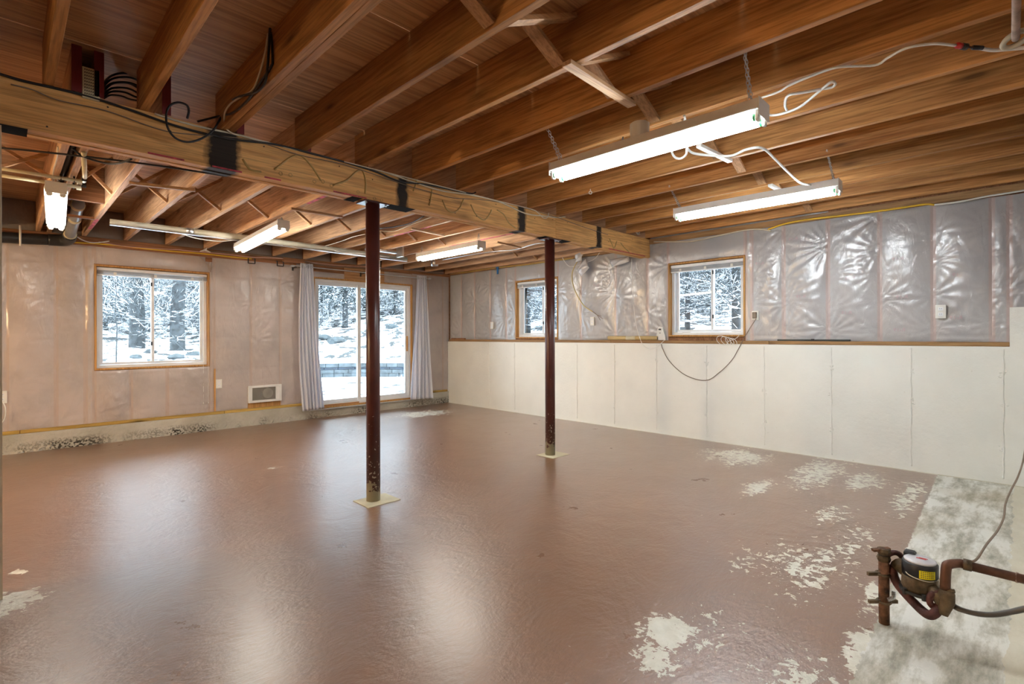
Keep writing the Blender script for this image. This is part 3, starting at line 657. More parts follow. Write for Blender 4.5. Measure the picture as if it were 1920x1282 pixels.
# ------------------------------------------------------------------ fluorescent lamps
def link_chain(bm, p, q, s=.024):
    p = Vector(p); q = Vector(q); n = max(2, int((q-p).length/(s*.72))); d = (q-p).normalized(); u = d.orthogonal().normalized(); v = d.cross(u)
    for i in range(n+1):
        c = p.lerp(q, i/n); ax = u if i % 2 else v; w_ = d.cross(ax)
        L = []
        for k in range(10):
            a = 2*PI*k/10; L.append(c+d*math.sin(a)*s*.5+w_*math.cos(a)*s*.24)
        tube(bm, L+[L[0]], .0018, 4, False, False)
def fixture(label, near, far, w_, m_tube, chains, reflector=False, canister=False, group='fluorescent shop lights'):
    near = Vector(near); far = Vector(far); L = (far-near).length; t = thing('fluorescent_light', label, 'light', near, group)
    d = (far-near); t.rotation_euler = (math.atan2(d.z, math.hypot(d.x, d.y)), 0, math.atan2(d.y, d.x)-PI/2)
    hh = .06
    bm = B(); poly(bm, [(-w_/2, .028), (-w_*.38, hh+.02), (w_*.38, hh+.02), (w_/2, .028), (w_*.46, .024), (-w_*.46, .024)], 'Y', 0, L); obj('housing', bm, M_whitem, t, bev=.002)
    for s in (-1, 1):
        x = s*w_*.27
        bm = B(); tube(bm, [(x, .03, 0), (x, L-.03, 0)], .0165, 14, False); tbo = obj('tube', bm, m_tube, t, sm=True)
        for e in (.022, L-.034):
            bm = B(); lathe(bm, [(.0168, 0), (.0168, .012)], 12, (x, e, 0), 'Y'); obj('tube_cap', bm, M_green if reflector else M_galv, tbo)
        for e in (0.004, L-.018):
            bm = B(); poly(bm, [(x-.018, .03), (x-.018, -.012), (x-.010, -.022), (x+.010, -.022), (x+.018, -.012), (x+.018, .03)], 'Y', e, e+.014); obj('socket', bm, M_plastic, t, bev=.002)
    for e in (-.003, L): bx('end_plate', (-w_*.45, e, .0), (w_*.45, e+.003, hh+.02), M_whitem, t)
    if canister: bm = B(); lathe(bm, [(.05, hh+.02), (.052, hh+.10), (.045, hh+.105)], 20, (0, L*.52, 0)); obj('junction_canister', bm, M_whitem, t, sm=False)
    Mi = t.matrix_basis.inverted() if False else (Matrix.Translation(near) @ t.rotation_euler.to_matrix().to_4x4()).inverted()
    for (f, top) in chains:
        tp = Mi @ Vector(top)
        for s in (-.012, .012):
            bm = B(); link_chain(bm, (s*1.5, L*f, hh+.02), (tp.x+s*.2, tp.y, tp.z)); obj('chain', bm, M_chain, t, sm=True)
    return t
# front pair hang in the direction of the joists
n1 = onZ(1432, 222, 2.2); f1 = onZ(1043, 333, 2.2)
fixture('long white twin-tube light nearest the camera on the right, hung by chains', n1, f1, .15, M_tube, [(.045, (2.277, n1.y+.03, 2.50)), (.96, (2.277, f1.y-.03, 2.50))], True, True)
n2 = onZ(1575, 358, 2.235); f2 = onZ(1269, 410, 2.235)
fixture('long white twin-tube light nearer the right wall above the small window', n2, f2, .14, M_tube, [(.03, (3.962, n2.y+.03, 2.47)), (.97, (3.962, f2.y-.03, 2.47))], True)
a = onY(532, 428, 5.0); b = onY(449, 470, 6.14)
fixture('white twin-tube light left of the nearer column below the long pipe', a, b, .13, M_tubew, [(.04, (a.x, a.y+.05, 2.36)), (.95, (b.x, b.y-.06, 2.36))])
a = onZ(903, 465, 2.2); b = onZ(787, 487, 2.2)
fixture('white twin-tube light between the two columns in the back half', a, b, .13, M_tubew, [(.04, (a.x, a.y+.05, 2.36)), (.96, (b.x, b.y-.05, 2.36))])
a = onY(105, 362, 4.78); b = onY(105, 427, 5.94)
fixture('white twin-tube light at far left below paired joists, seen end on', a, b, .13, M_tubew, [(.04, (a.x, a.y+.05, 2.36)), (.96, (b.x, b.y-.05, 2.36))])
# warm lamp in the unseen left part of the room
t = thing('bare_bulb', 'bare warm bulb beyond the partition, outside the picture', 'bulb', (-3.6, 4.62, 1.6))
bm = B(); lathe(bm, [(.012, .05), (.016, .02), (.03, -.01), (.03, -.03), (.012, -.055)], 14, (0, 0, 0)); obj('glass', bm, M_bulb, t, sm=True)
bm = B(); tube(bm, [(0, 0, .05), (0, 0, .75)], .004, 6, False); obj('pendant_cord', bm, M_black, t)
lamp('bulb_light', 'POINT', (-3.6, 4.62, 1.52), WARM, (1, .70, .38), shadow_soft_size=.05)
# ------------------------------------------------------------------ pipes
t = thing('drain_pipe', 'black plastic drain pipe along the top of the back wall at far left', 'pipe', (-1, 7.2, 2.25))
par(tb('run', [(-4.1, 7.3, 2.15), (-.6, 7.28, 2.215), (.10, 7.28, 2.235), (.34, 7.27, 2.25)], .056, M_blackp, n=16), t)
par(tb('elbow', [(.33, 7.27, 2.25), (.44, 7.26, 2.255), (.485, 7.2, 2.27), (.49, 7.08, 2.30)], .062, M_blackp, n=16), t)
par(tb('upper_run', [(.49, 7.10, 2.295), (.493, 6.55, 2.40), (.493, 6.22, 2.47)], .047, M_greyp, n=16), t)
for y, z in ((7.08, 2.30), (6.6, 2.39), (6.28, 2.46)):
    bm = B(); d = Vector((0, -.98, .19)); tube(bm, [Vector((.492, y, z))-d*.02, Vector((.492, y, z))+d*.02], .055, 16, False); par(obj('coupling_ring', bm, M_pvc, None, sm=True), t)
par(tb('hanger', [(.115, 7.22, 2.36), (.115, 7.20, 2.15)], .009, M_plastic, n=6), t)
t = thing('vent_pipe', 'black pipe squeezed between the paired joists at far left', 'pipe', (.301, 5, 2.42))
par(tb('run', [(.301, 3.5, 2.42), (.301, 7.2, 2.41)], .021, M_blackp, n=12, smooth=False), t)
def cp(x, y, z=2.325): p = onZ(x, y, z); return (p.x, p.y, z)
t = thing('water_pipe', 'pair of cream plastic water pipes crossing left of the paired joists', 'pipe', cp(80, 333))
for (p, q) in (((-60, 306), (154, 340)), ((-60, 320), (152, 351))):
    par(tb('run', [cp(*p), cp(*q)], .0125, M_pvc, n=10, smooth=False), t)
for x, y in ((114, 334), (139, 338), (114, 346), (138, 350)):
    bm = B(); c = Vector(cp(x, y)); torus(bm, c, .0145, .004, (1, .05, 0), 12, 6, 1); box(bm, c+Vector((-.006, -.006, .0)), c+Vector((.006, .006, .03))); par(obj('clamp', bm, M_black), t)
for p, q in (((157, 287), (159, 333)),):
    par(tb('riser', [cp(*p, 2.34), cp(*q, 2.335), cp(157, 340, 2.33)], .0135, M_pvc, n=10, smooth=False), t)
for x, y in ((158, 335), (157, 347), (149, 341), (148, 352)):
    c = Vector(cp(x, y, 2.33)); bm = B(); lathe(bm, [(.018, -.014), (.018, .014)], 12, c, 'X'); par(obj('fitting', bm, M_pvc2 if x < 150 else M_black), t)
t = thing('conduit_pipe', 'long cream pipe running beneath the back joists to the nearer column', 'pipe', cp(480, 450, 2.315))
par(tb('run', [cp(206, 416, 2.315), cp(480, 447.5, 2.315), cp(762, 486, 2.315)], .030, M_pvc2, n=14, smooth=False), t)
for x, y in ((355, 433), (525, 454), (663, 473)):
    c = Vector(cp(x, y, 2.315)); bm = B(); tube(bm, [c-Vector((.03, 0, 0)), c+Vector((.03, 0, 0))], .0325, 14, False); par(obj('coupling', bm, M_galv, None, sm=True), t)
t = thing('metal_track', 'shiny galvanised metal track hung just behind the long cream pipe', 'track', cp(480, 454, 2.30))
bm = B(); bar(bm, Vector(cp(206, 416, 2.30))+Vector((0, .012, -.022)), Vector(cp(764, 487, 2.30))+Vector((0, .012, -.022)), .03, .010); par(obj('rail', bm, M_galv, None), t)
e = Vector(cp(750, 476, 2.30))
bm = B(); box(bm, e+Vector((.02, -.02, -.03)), e+Vector((.05, .12, .10))); par(obj('end_bracket', bm, M_galv, None), t)
bm = B(); box(bm, e+Vector((-.42, .10, .02)), e+Vector((.02, .16, .045))); par(obj('cross_arm', bm, M_galv, None), t)
t = thing('duct_stub', 'small galvanised duct stub below the back joists near the right curtain', 'duct', (4.72, 6.9, 2.25))
bm = B(); q = onY(815, 493, 6.6); lathe(bm, [(.055, -.05), (.06, .0), (.06, .09)], 18, q); par(obj('collar', bm, M_galv, None, sm=True), t)
t = thing('copper_pipe', 'dull copper pipe running below the joists at the right edge', 'pipe', (2.0, 0, 2.39))
par(tb('run', [(.9, .006, 2.395), (2.0, .004, 2.39), (2.82, .012, 2.385)], .013, M_copperl, n=12), t)
bm = B(); torus(bm, (2.84, .012, 2.39), .032, .011, (.25, .1, 1), 20, 6, 1.35); par(obj('escutcheon', bm, M_pvc2, None, sm=True), t)
bm = B(); torus(bm, (2.42, .008, 2.388), .016, .003, (1, 0, 0), 12, 6); tube(bm, [(2.42, .02, 2.40), (2.43, .06, 2.45)], .002, 5, False); par(obj('hanger', bm, M_copper, None), t)
# ------------------------------------------------------------------ water meter by the front wall
t = thing('water_meter', 'rusty yoke mounted water meter with black body beside the bare floor strip', 'water meter', (2.632, .411, 0))
P1 = onD(1682, 1056, 2.17); P2 = onD(1762, 1122, 1.93); ax = (P2-P1).normalized(); base = Vector((2.632, .411, 0))
q = lambda o: par(o, t)
q(tb('riser_pipe', [base, onD(1657, 1042, 2.15)], .0195, M_rust, n=16, smooth=False))
for (x, y) in ((1657, 1033), (1657, 1046)):
    bm = B(); c = onD(x, y, 2.15); lathe(bm, [(.022, -.012), (.026, 0), (.022, .012)], 8, c); q(obj('valve_body', bm, M_bronze))
bm = B(); c = onD(1655, 1031, 2.15); bar(bm, c+Vector((-.03, .03, 0)), c+Vector((.02, -.02, .006)), .018, .01); q(obj('valve_handle', bm, M_rust))
for (x, y) in ((1655, 1075), (1657, 1127)):
    c = onD(x, y, 2.15); bm = B(); torus(bm, c, .024, .005, (0, 0, 1), 16, 6); bar(bm, c+Vector((-.045, .045, 0)), c+Vector((.04, -.04, 0)), .012, .014); q(obj('pipe_clamp', bm, M_bronze, None))
d1 = onD(1684, 1052, 2.16)
bm = B(); side = ax.cross(Vector((0, 0, 1))).normalized()
torus(bm, onD(1676, 1050, 2.15), .034, .011, ax, 22, 8); q(obj('yoke_ring', bm, M_iron, None, sm=True))
bm = B(); torus(bm, onD(1760, 1124, 1.98), .034, .012, ax, 22, 8); q(obj('yoke_ring', bm, M_iron, None, sm=True))
q(tb('yoke_bar', [onD(1671, 1062, 2.15), onD(1682, 1093, 2.12), onD(1712, 1128, 2.05), onD(1738, 1151, 1.98), onD(1752, 1150, 1.965), onD(1762, 1136, 1.97)], .0175, M_iron, n=10))
q(tb('inlet_coupling', [onD(1680, 1053, 2.14), onD(1697, 1072, 2.10)], [.026, .021], M_bronze, n=8, smooth=False))
bm = B(); mc = onD(1725, 1078, 2.05)
Mz = mc.z
lathe(bm, [(.030, -.068), (.05, -.055), (.062, -.03), (.060, .0), (.058, .018)], 28, mc+Vector((0, 0, -.015))); q(obj('meter_body', bm, M_bronze, None, sm=True))
bm = B()
for k in range(6): lathe(bm, [(.008, -.012), (.008, .012)], 6, mc+Vector((.064*math.cos(k*PI/3+.3), .064*math.sin(k*PI/3+.3), -.062)))
lathe(bm, [(.068, -.004), (.068, .004)], 28, mc+Vector((0, 0, -.062))); q(obj('flange', bm, M_glovedark))
bm = B(); lathe(bm, [(.059, .0), (.059, .052), (.056, .056)], 32, mc); rg = q(obj('register_housing', bm, M_black, None, sm=True))
bm = B(); lathe(bm, [(.053, .0), (.053, .006), (.046, .010)], 32, mc+Vector((0, 0, .057))); q(obj('register_lid', bm, M_register, None, sm=True))
bm = B(); c = mc+Vector((0, 0, .068)); box(bm, c+Vector((-.004, -.02, 0)), c+Vector((.002, .012, .001))); box(bm, c+Vector((.006, -.024, 0)), c+Vector((.010, .004, .001))); q(obj('lid_mark', bm, M_redw))
bm = B(); c = mc-side*.0+(-ax)*.058; box(bm, (c.x-.020, c.y-.020, mc.z+.015), (c.x+.020, c.y+.020, mc.z+.075)); q(obj('lid_hinge', bm, M_black, None, bev=.006))
vd = (Vector((0, 0, H))-mc); vd.z = 0; vd.normalize(); ang = math.atan2(vd.y, vd.x)
bm = B(); R_ = .0597; st = []
for k in range(9):
    a_ = ang-.05+.95*(k/8); st.append((bm.verts.new(mc+Vector((R_*math.cos(a_), R_*math.sin(a_), .008))), bm.verts.new(mc+Vector((R_*math.cos(a_), R_*math.sin(a_), .040)))))
for (a_, b_), (c_, d_) in zip(st, st[1:]): bm.faces.new((a_, c_, d_, b_))
lbp = q(obj('warning_label', bm, M_label, label='yellow label with small dark print')); 
bm = B(); R_ = .0600
for r_ in range(4):
    z_ = .013+.007*r_
    for k in range(7):
        a0_ = ang+.03+.11*k; a1_ = a0_+.075
        if a1_ > ang+.86: continue
        vs = [bm.verts.new(mc+Vector((R_*math.cos(a_), R_*math.sin(a_), zz))) for a_, zz in ((a0_, z_), (a1_, z_), (a1_, z_+.003), (a0_, z_+.003))]; bm.faces.new(vs)
o = obj('label_print', bm, M_print); o.parent = lbp; o.location = (0, 0, 0)
q(tb('sense_wire', [mc+Vector((.03, .05, .03)), mc+Vector((-.05, .035, .012)), mc+Vector((-.055, -.028, .002)), mc+Vector((-.01, -.062, .008)), onD(1765, 1068, 1.97)], .0022, M_crm, n=5))
q(tb('outlet_coupling', [onD(1745, 1100, 2.0), onD(1768, 1130, 1.96)], [.022, .024], M_bronze, n=8, smooth=False))
q(tb('outlet_valve', [onD(1774, 1104, 1.95), onD(1775, 1112, 1.95), onD(1775, 1128, 1.95), onD(1768, 1152, 1.95)], [.020, .026, .026, .016], M_bronze, n=12, smooth=False))
q(tb('valve_key', [onD(1775, 1107, 1.94), onD(1790, 1108, 1.93)], .008, M_bronze, n=6, smooth=False))
zt = onD(1772, 1060, 1.95).z
r0 = onD(1772, 1104, 1.95); r1 = onD(1774, 1066, 1.95); e1 = onD(1783, 1056, 1.95); e2 = onD(1800, 1056, 1.95); pz = e2.z
p3 = onD(1815, 1060, 1.935); p4 = onD(1925, 1087, 1.83)
q(tb('outlet_pipe', [r0, r1, r1.lerp(e1, .6)+Vector((0, 0, .004)), e2, p3, p4], .0165, M_copper, n=14))
q(tb('pipe_coupling', [onD(1806, 1057, 1.94), onD(1822, 1061, 1.925)], .021, M_bronze, n=12, smooth=False))
q(tb('pipe_collar', [onD(1905, 1082, 1.85), onD(1909, 1083, 1.845)], .0185, M_copperl, n=12, smooth=False))
tag(tb('ground_wire', [onD(1823, 1053, 1.92), onD(1833, 1046, 1.93), onD(1850, 1020, 2.0), onD(1870, 995, 2.1), onD(1882, 970, 2.2), onD(1885, 945, 2.3), onD(1895, 920, 2.4), onD(1908, 895, 2.5), onD(1918, 865, 2.6), onD(1924, 830, 2.6)], .0042, M_brn, n=6), 'thin brown ground wire rising from the meter pipe to the right edge', 'wire')
pts = [onD(1782, 1132, 1.96), onD(1800, 1142, 1.93), onD(1830, 1150, 1.9), onD(1862, 1152, 1.87), onD(1895, 1147, 1.85), onD(1926, 1140, 1.82)]
t2 = thing('flexible_conduit', 'ribbed metal flexible conduit curving right from the water meter', 'conduit', pts[0])
sp_ = smooth_path(pts, 22); par(tb('sheath', sp_, [.0085+.0028*(i % 2) for i in range(len(sp_))], M_chaind, n=8, smooth=False), t2)
bm = B(); sp2 = smooth_path([onD(1664, 1124, 2.13), onD(1674, 1120, 2.13), onD(1676, 1108, 2.13)], 10); tube(bm, sp2, [.007+.002*(i % 2) for i in range(len(sp2))], 8, False); q(obj('short_conduit', bm, M_galv, None))
# ------------------------------------------------------------------ wall fittings
def outlet(plane, base, u, z, label, wd=.072, hh=.118, plug=False):
    t = thing('outlet', label, 'outlet', (u, base, z-hh/2) if plane == 'Y' else (base, u, z-hh/2))
    par(bxp(plane, base, 'cover_plate', u-wd/2, u+wd/2, z-hh/2, z+hh/2, -.022, -.014, M_plastic, None, bev=.002), t)
    par(bxp(plane, base, 'box_side', u-wd/2+.005, u+wd/2-.005, z-hh/2+.005, z+hh/2-.005, -.0138, .004, M_plastic, None), t)
    for s in (-1, 1):
        if plug and s > 0: continue
        o = bxp(plane, base, 'receptacle', u-.016, u+.016, z+s*.024-.014, z+s*.024+.014, -.0245, -.0221, M_white, None, bev=.002); par(o, t)
        for k in (-1, 1):
            sl = bxp(plane, base, 'slot', u+k*.006-.0012, u+k*.006+.0012, z+s*.024-.001, z+s*.024+.007, -.0249, -.0246, M_glovedark, None); sl.parent = o
    if plug: par(bxp(plane, base, 'plug_adapter', u-.02, u+.02, z-.03, z+.035, -.055, -.0225, M_brn, None, bev=.004), t)
    return t
outlet('Y', YB, 1.99, .60, 'cream duplex outlet between the wide window and the heater')
outlet('Y', YB, -.02, .60, 'cream duplex outlet at the left edge of the back wall', wd=.075, hh=.13)
outlet('X', XR-.026, 6.26, 1.395, 'white duplex outlet left of the small window behind the column')
outlet('X', XR-.026, 4.207, 1.42, 'white duplex outlet between the two small windows', .066)
outlet('X', XR-.026, 2.04, 1.434, 'cream outlet with a brown plug-in adapter right of the small window', .07, .10, True)
outlet('X', XR-.026, .493, 1.42, 'cream duplex outlet farthest right on the silver plastic')
t = thing('wall_heater', 'white built-in fan heater low on the back wall left of the curtain', 'heater', (2.56, YB, .31))
frame_on('Y', YB, 2.343, 2.781, .312, .545, .03, -.045, -.012, M_whitem, None, 'front_frame')
o = bpy.data.objects['front_frame']; par(o, t)
par(bx('control_panel', (2.70, YB-.044, .342), (2.752, YB-.014, .515), M_whitem, None), t)
par(bx('side_panel', (2.372, YB-.044, .342), (2.392, YB-.014, .515), M_whitem, None), t)
par(bx('back_box', (2.36, YB-.016, .33), (2.765, YB+.003, .53), M_grilld, None), t)
bm = B(); lathe(bm, [(.07, -.012), (.07, .0)], 24, (2.60, YB-.018, .43), 'Y'); lathe(bm, [(.02, -.02), (.02, .0)], 16, (2.60, YB-.018, .43), 'Y'); par(obj('fan', bm, M_grill, None), t)
bm = B()
for k in range(44):
    x = 2.396+k*.007; box(bm, (x, YB-.042, .343), (x+.0022, YB-.039, .514))
par(obj('grille_bars', bm, M_grill, None, kind='stuff'), t)
bm = B(); lathe(bm, [(.008, -.004), (.008, .0)], 12, (2.726, YB-.045, .44), 'Y'); par(obj('thermostat_knob', bm, M_plastic), t)
bx('heater_cutout', (2.345, YB-.014, .243), (2.775, YB-.004, .310), M_casing, wb)
for x, lb in ((2.385, 'black metal hook bracket left on the back wall top'), (2.765, 'black metal hook bracket nearer the curtain on the back wall top')):
    bm = B(); z = 2.245
    for a, b in (((x-.045, 7.40, z+.035), (x-.045, 7.40, z-.03)), ((x-.045, 7.40, z-.03), (x+.04, 7.40, z-.03)), ((x+.04, 7.40, z-.03), (x+.04, 7.40, z+.035)), ((x-.045, 7.40, z+.035), (x-.045, 7.45, z+.035)), ((x+.04, 7.40, z+.035), (x+.04, 7.45, z+.035))):
        bar(bm, a, b, .012, .012, (0, 1, 0.01))
    tag(obj('hook_bracket', bm, M_black), lb, 'bracket')
# phone handset, roll, strip on the ledge
t = thing('cordless_phone', 'small white wall transmitter standing on the ledge left of the window', 'phone', (5.795, 3.17, ZL+.038))
bm = B(); poly(bm, [(3.235, 1.159), (3.105, 1.159), (3.115, 1.22), (3.15, 1.32), (3.19, 1.335), (3.215, 1.30), (3.235, 1.20)], 'X', 5.785, 5.813); par(obj('body', bm, M_plastic, None, bev=.004), t)
par(bx('speaker_slots', (5.782, 3.165, 1.285), (5.786, 3.20, 1.305), M_glovedark, None), t)
bm = B(); lathe(bm, [(.010, -.003), (.010, .0)], 12, (5.785, 3.18, 1.25), 'X'); par(obj('button', bm, M_grill), t)
t = thing('cardboard_roll', 'tan cardboard roll lying on the ledge left of the small phone', 'roll', (5.78, 3.57, ZL+.03))
par(tb('core', [(5.782, 3.94, ZL+.066), (5.782, 3.21, ZL+.066)], .027, M_tube_roll, n=18, smooth=False), t)
par(tb('sticker', [(5.782, 3.66, ZL+.066), (5.782, 3.52, ZL+.066)], .0276, M_pvc, n=18, smooth=False), t)
par(tb('core_hole', [(5.782, 3.2098, ZL+.066), (5.782, 3.2085, ZL+.066)], .019, M_glovedark, n=18, smooth=False), t)
t = thing('black_trim_strip', 'long black plastic strip lying on the ledge', 'strip', (5.79, 1.49, ZL+.037))
par(bx('channel', (5.778, 1.165, ZL+.0375), (5.812, 1.82, ZL+.055), M_dark, None, bev=.003), t); par(bx('clip', (5.772, 1.47, ZL+.045), (5.779, 1.50, ZL+.06), M_black, None), t)
t = thing('wood_scrap', 'dark stained shim of wood on the ledge in the far corner', 'wood scrap', (5.79, 7.2, ZL+.037)); par(bx('scrap', (5.775, 6.98, ZL+.038), (5.812, 7.36, ZL+.06), M_hdr, None, bev=.003), t)
t = thing('blue_clip', 'small blue plastic clip hanging at the top of the right wall in the back', 'clip', (5.75, 6.14, 2.2))
c = onX(933, 508, 5.775); par(bx('strap', (c.x-.004, c.y-.02, c.z-.05), (c.x+.004, c.y+.02, c.z+.05), M_blue, None, bev=.003), t); par(bx('head', (c.x-.012, c.y-.03, c.z+.045), (c.x+.01, c.y+.035, c.z+.065), M_blue, None, bev=.003), t)
# loose plastic flaps under the beam
M_flap = plain('silver_plastic_flap', (.55, .55, .57), .2, spec=.8)
def flap(pts, label):
    bm = B(); P = [onX(x, y, d) for x, y, d in pts]; vs = [bm.verts.new(p) for p in P]; c = bm.verts.new(sum(P, Vector())/len(P)+Vector((-.03, 0, 0)))
    for i in range(len(vs)): bm.faces.new((vs[i], vs[(i+1) % len(vs)], c))
    bmesh.ops.subdivide_edges(bm, edges=bm.edges[:], cuts=4, use_grid_fill=True)
    for v in bm.verts: v.co.x += .010*math.sin(v.co.z*70+v.co.y*35)
    o = obj('plastic_flap', bm, M_flap, None, sm=True); s = o.modifiers.new('t', 'SOLIDIFY'); s.thickness = .0015; tag(o, label, 'plastic flap')
flap([(1078, 476, 5.70), (1094, 472, 5.70), (1090, 488, 5.68), (1080, 492, 5.70)], 'small torn plastic flap next to the yellow hanging cable')
flap([(1082, 505, 5.68), (1098, 483, 5.68), (1104, 502, 5.66), (1090, 519, 5.68)], 'pointed silver plastic flap hanging right of the yellow cable')
flap([(1142, 487, 5.72), (1180, 480, 5.72), (1180, 490, 5.68), (1148, 501, 5.68)], 'wide silver plastic flap just under the beam end')
# ------------------------------------------------------------------ cables
def cable(name, label, pts, r, m, n=6, cat='cable'):
    o = tb(name, pts, r, m, n=n); tag(o, label, cat); return o
bY = 3.322
def onB(x, y, v):
    p = onY(x, y, v); p.z = min(p.z, 2.432); return p
cable('black_cable', 'black cable running along the top front of the beam', [onB(-30, 122, bY), onB(0, 134, bY), onB(45, 152, bY), onB(105, 157, bY), onB(170, 180, bY), onB(250, 208, bY), onB(330, 236, bY), onB(400, 254, bY), onB(450, 263, bY), onB(520, 268, bY), onB(588, 277, bY), onB(640, 298, bY), onB(700, 320, bY), onB(750, 340, bY), onB(800, 346, bY), onB(868, 353, bY), onB(885, 350, 3.30), onB(892, 346, 3.25)], .0065, M_black)
cable('cream_cable', 'cream cable running along the top of the beam from the second joist', [onB(290, 210, 3.325), onB(330, 226, 3.325), onB(380, 239, 3.325), onB(435, 241, 3.325), onB(480, 256, 3.325), onB(540, 274, 3.325), onB(620, 294, 3.325), onB(680, 305, 3.325), onB(725, 322, 3.325), onB(780, 343, bY), onB(830, 358, bY), onB(880, 365, bY), onB(935, 378, bY), onB(985, 400, bY), onB(1020, 405, bY), onB(1045, 408, 3.328), onB(1056, 404, 3.30), onB(1060, 400, 3.29)], .0055, M_crm)
cable('cream_cable', 'second cream cable looping loosely off the beam near its joint', [onB(645, 300, 3.318), onB(700, 316, 3.318), onB(735, 322, 3.318), onB(790, 335, 3.318), onB(865, 350, 3.318), onB(890, 362, 3.318), onB(940, 374, 3.318), onB(995, 387, 3.31), onB(1008, 398, 3.30), onB(1018, 408, 3.29), onB(1026, 408, 3.29), onB(1029, 394, 3.29)], .004, M_crm)
cable('grey_cable', 'thin grey-brown wire sagging along the face of the beam', [onB(20, 158, bY), onB(60, 168, bY), onB(110, 188, bY), onB(200, 208, bY), onB(300, 243, bY), onB(360, 252, bY), onB(470, 262, bY), onB(560, 290, bY), onB(650, 310, bY), onB(755, 345, bY), onB(800, 358, bY), onB(850, 371, bY), onB(900, 374, bY), onB(960, 383, bY), onB(1040, 406, bY), onB(1090, 424, bY), onB(1140, 440, bY)], .003, M_brn)
cable('black_loop', 'black cable loop hanging in front of the beam by the black paint band', [onY(351, 222, 3.28), onY(354, 208, 3.28), onY(350, 197, 3.26), onY(335, 192, 3.24), onY(320, 197, 3.23), onY(312, 212, 3.23), onY(314, 238, 3.23), onY(328, 258, 3.24), onY(350, 266, 3.25), onY(375, 261, 3.27), onY(398, 246, 3.3), onY(410, 228, 3.31), onY(424, 205, 3.32), onY(432, 190, 3.25)], .006, M_black)
cable('black_cable', 'pair of black cables climbing the side of the double joist', [onY(432, 190, 3.2), onX(446, 182, .885), onX(480, 172, .885), onX(495, 158, .885), onX(500, 140, .885), onX(503, 110, .885), onX(506, 58, .885), onX(507, 56, .885)], .006, M_black)
cable('black_cable', 'black cable strapped lower on the double joist side', [onY(370, 228, 3.40), onY(410, 218, 3.36), onX(435, 212, .892), onX(462, 190, .892), onX(488, 155, .892), onX(508, 125, .892), onX(511, 110, .892), onX(508, 60, .892)], .006, M_black)
cable('cream_cable', 'cream cable climbing the double joist beside black cables', [onY(447, 253, 3.32), onY(436, 250, 3.31), onY(424, 240, 3.30), onY(421, 215, 3.2), onX(432, 195, .887), onX(455, 180, .887), onX(474, 168, .887), onX(486, 140, .887), onX(497, 100, .887), onX(503, 62, .887)], .005, M_crm)
cable('black_wire', 'black wire stretched under the back joists at upper left', [onZ(-30, 274, 2.33), onZ(110, 288, 2.33), onZ(270, 307, 2.33), onZ(425, 330, 2.33)], .006, M_black)
cable('black_wire', 'black wire sagging from the paired joists under the beam', [onZ(136, 279, 2.35), onZ(160, 295, 2.33), onZ(200, 306, 2.31), onZ(225, 305, 2.31), onZ(247, 298, 2.33)], .006, M_black)
bm = B()
for i, (w1_, h1_) in enumerate(((108, 58), (104, 50), (98, 38), (90, 42), (84, 30), (72, 22), (60, 14))):
    x0, y0 = 186+i*1.5, 166+i*3; x1 = 279-i*1.2
    pts = [onY(x0, y0, 3.42+.01*i), onY(x0+w1_*.22, y0-h1_*.42, 3.46+.01*i), onY(x0+w1_*.55, y0-h1_*.55+4, 3.5+.01*i), onY(x0+w1_*.80, y0-h1_*.3+6, 3.5+.01*i), onY(x1-2, y0+8, 3.48), onY(x1-6, y0+26-i*1.5, 3.44), onY(x1-18-i*2, 208, 3.42)]
    tube(bm, pts, .0055, 6)
tag(obj('coiled_tubing', bm, M_black), 'coil of thin black tubing lying on the beam between joists', 'coil')
t = thing('vent_bracket', 'small white perforated metal box standing on the beam', 'bracket', (.31, 3.33, 2.44))
c0 = onY(153, 178, 3.33); c1 = onY(187, 138, 3.33)
par(bx('box', (c0.x, 3.318, c0.z-.012), (c1.x, 3.36, c1.z+.01), M_pvc, None, bev=.003), t)
bm = B()
for i in range(7):
    for j in range(9):
        x = c0.x+.010+i*(c1.x-c0.x-.024)/6; z = c0.z+.006+j*(c1.z-c0.z-.012)/8; box(bm, (x, 3.3165, z), (x+.004, 3.3178, z+.006))
par(obj('slots', bm, M_glovedark, None, kind='stuff'), t)
yb_ = 7.405
cable('yellow_cable', 'yellow cable stapled along the top of the back wall', [onY(x, y, yb_) for x, y in ((135, 454), (185, 457), (230, 461), (280, 467), (335, 472), (376, 475), (430, 481), (472, 485))], .008, M_yel)
cable('pink_wire', 'thin pinkish wire sagging over the yellow cable on the back wall', [onY(x, y, 7.40) for x, y in ((185, 453), (230, 461), (290, 466), (335, 468), (350, 470), (420, 476), (470, 482), (525, 484), (570, 490), (630, 497), (690, 500), (730, 503), (790, 508), (832, 511))], .006, M_pnk)
cable('grey_wire', 'thin grey wire along the top plate above the curtain rod', [onY(x, y, 7.395) for x, y in ((376, 470), (430, 474), (500, 480), (560, 488), (620, 499), (700, 503), (760, 506), (830, 514))], .006, M_brn)
cable('white_wire', 'white wire draped beside the long cream pipe', [onZ(x, y, 2.28) for x, y in ((340, 438), (370, 447), (410, 452), (440, 450))], .006, M_wht)
cable('white_wire', 'white wire sagging below the long pipe near the column', [onZ(x, y, 2.28) for x, y in ((628, 470), (645, 474), (680, 476), (730, 482))], .006, M_wht)
cable('white_wire', 'white wire hanging from the black drain toward the back wall', [onY(x, y, 7.3) for x, y in ((139, 440), (155, 450), (175, 455), (205, 452))], .006, M_wht)
cable('white_wire', 'white wire beside the water pipes left of the paired joists', [onZ(108, 275, 2.34), onZ(107, 295, 2.34), onZ(101, 315, 2.33), onZ(99, 328, 2.33)], .004, M_crm)
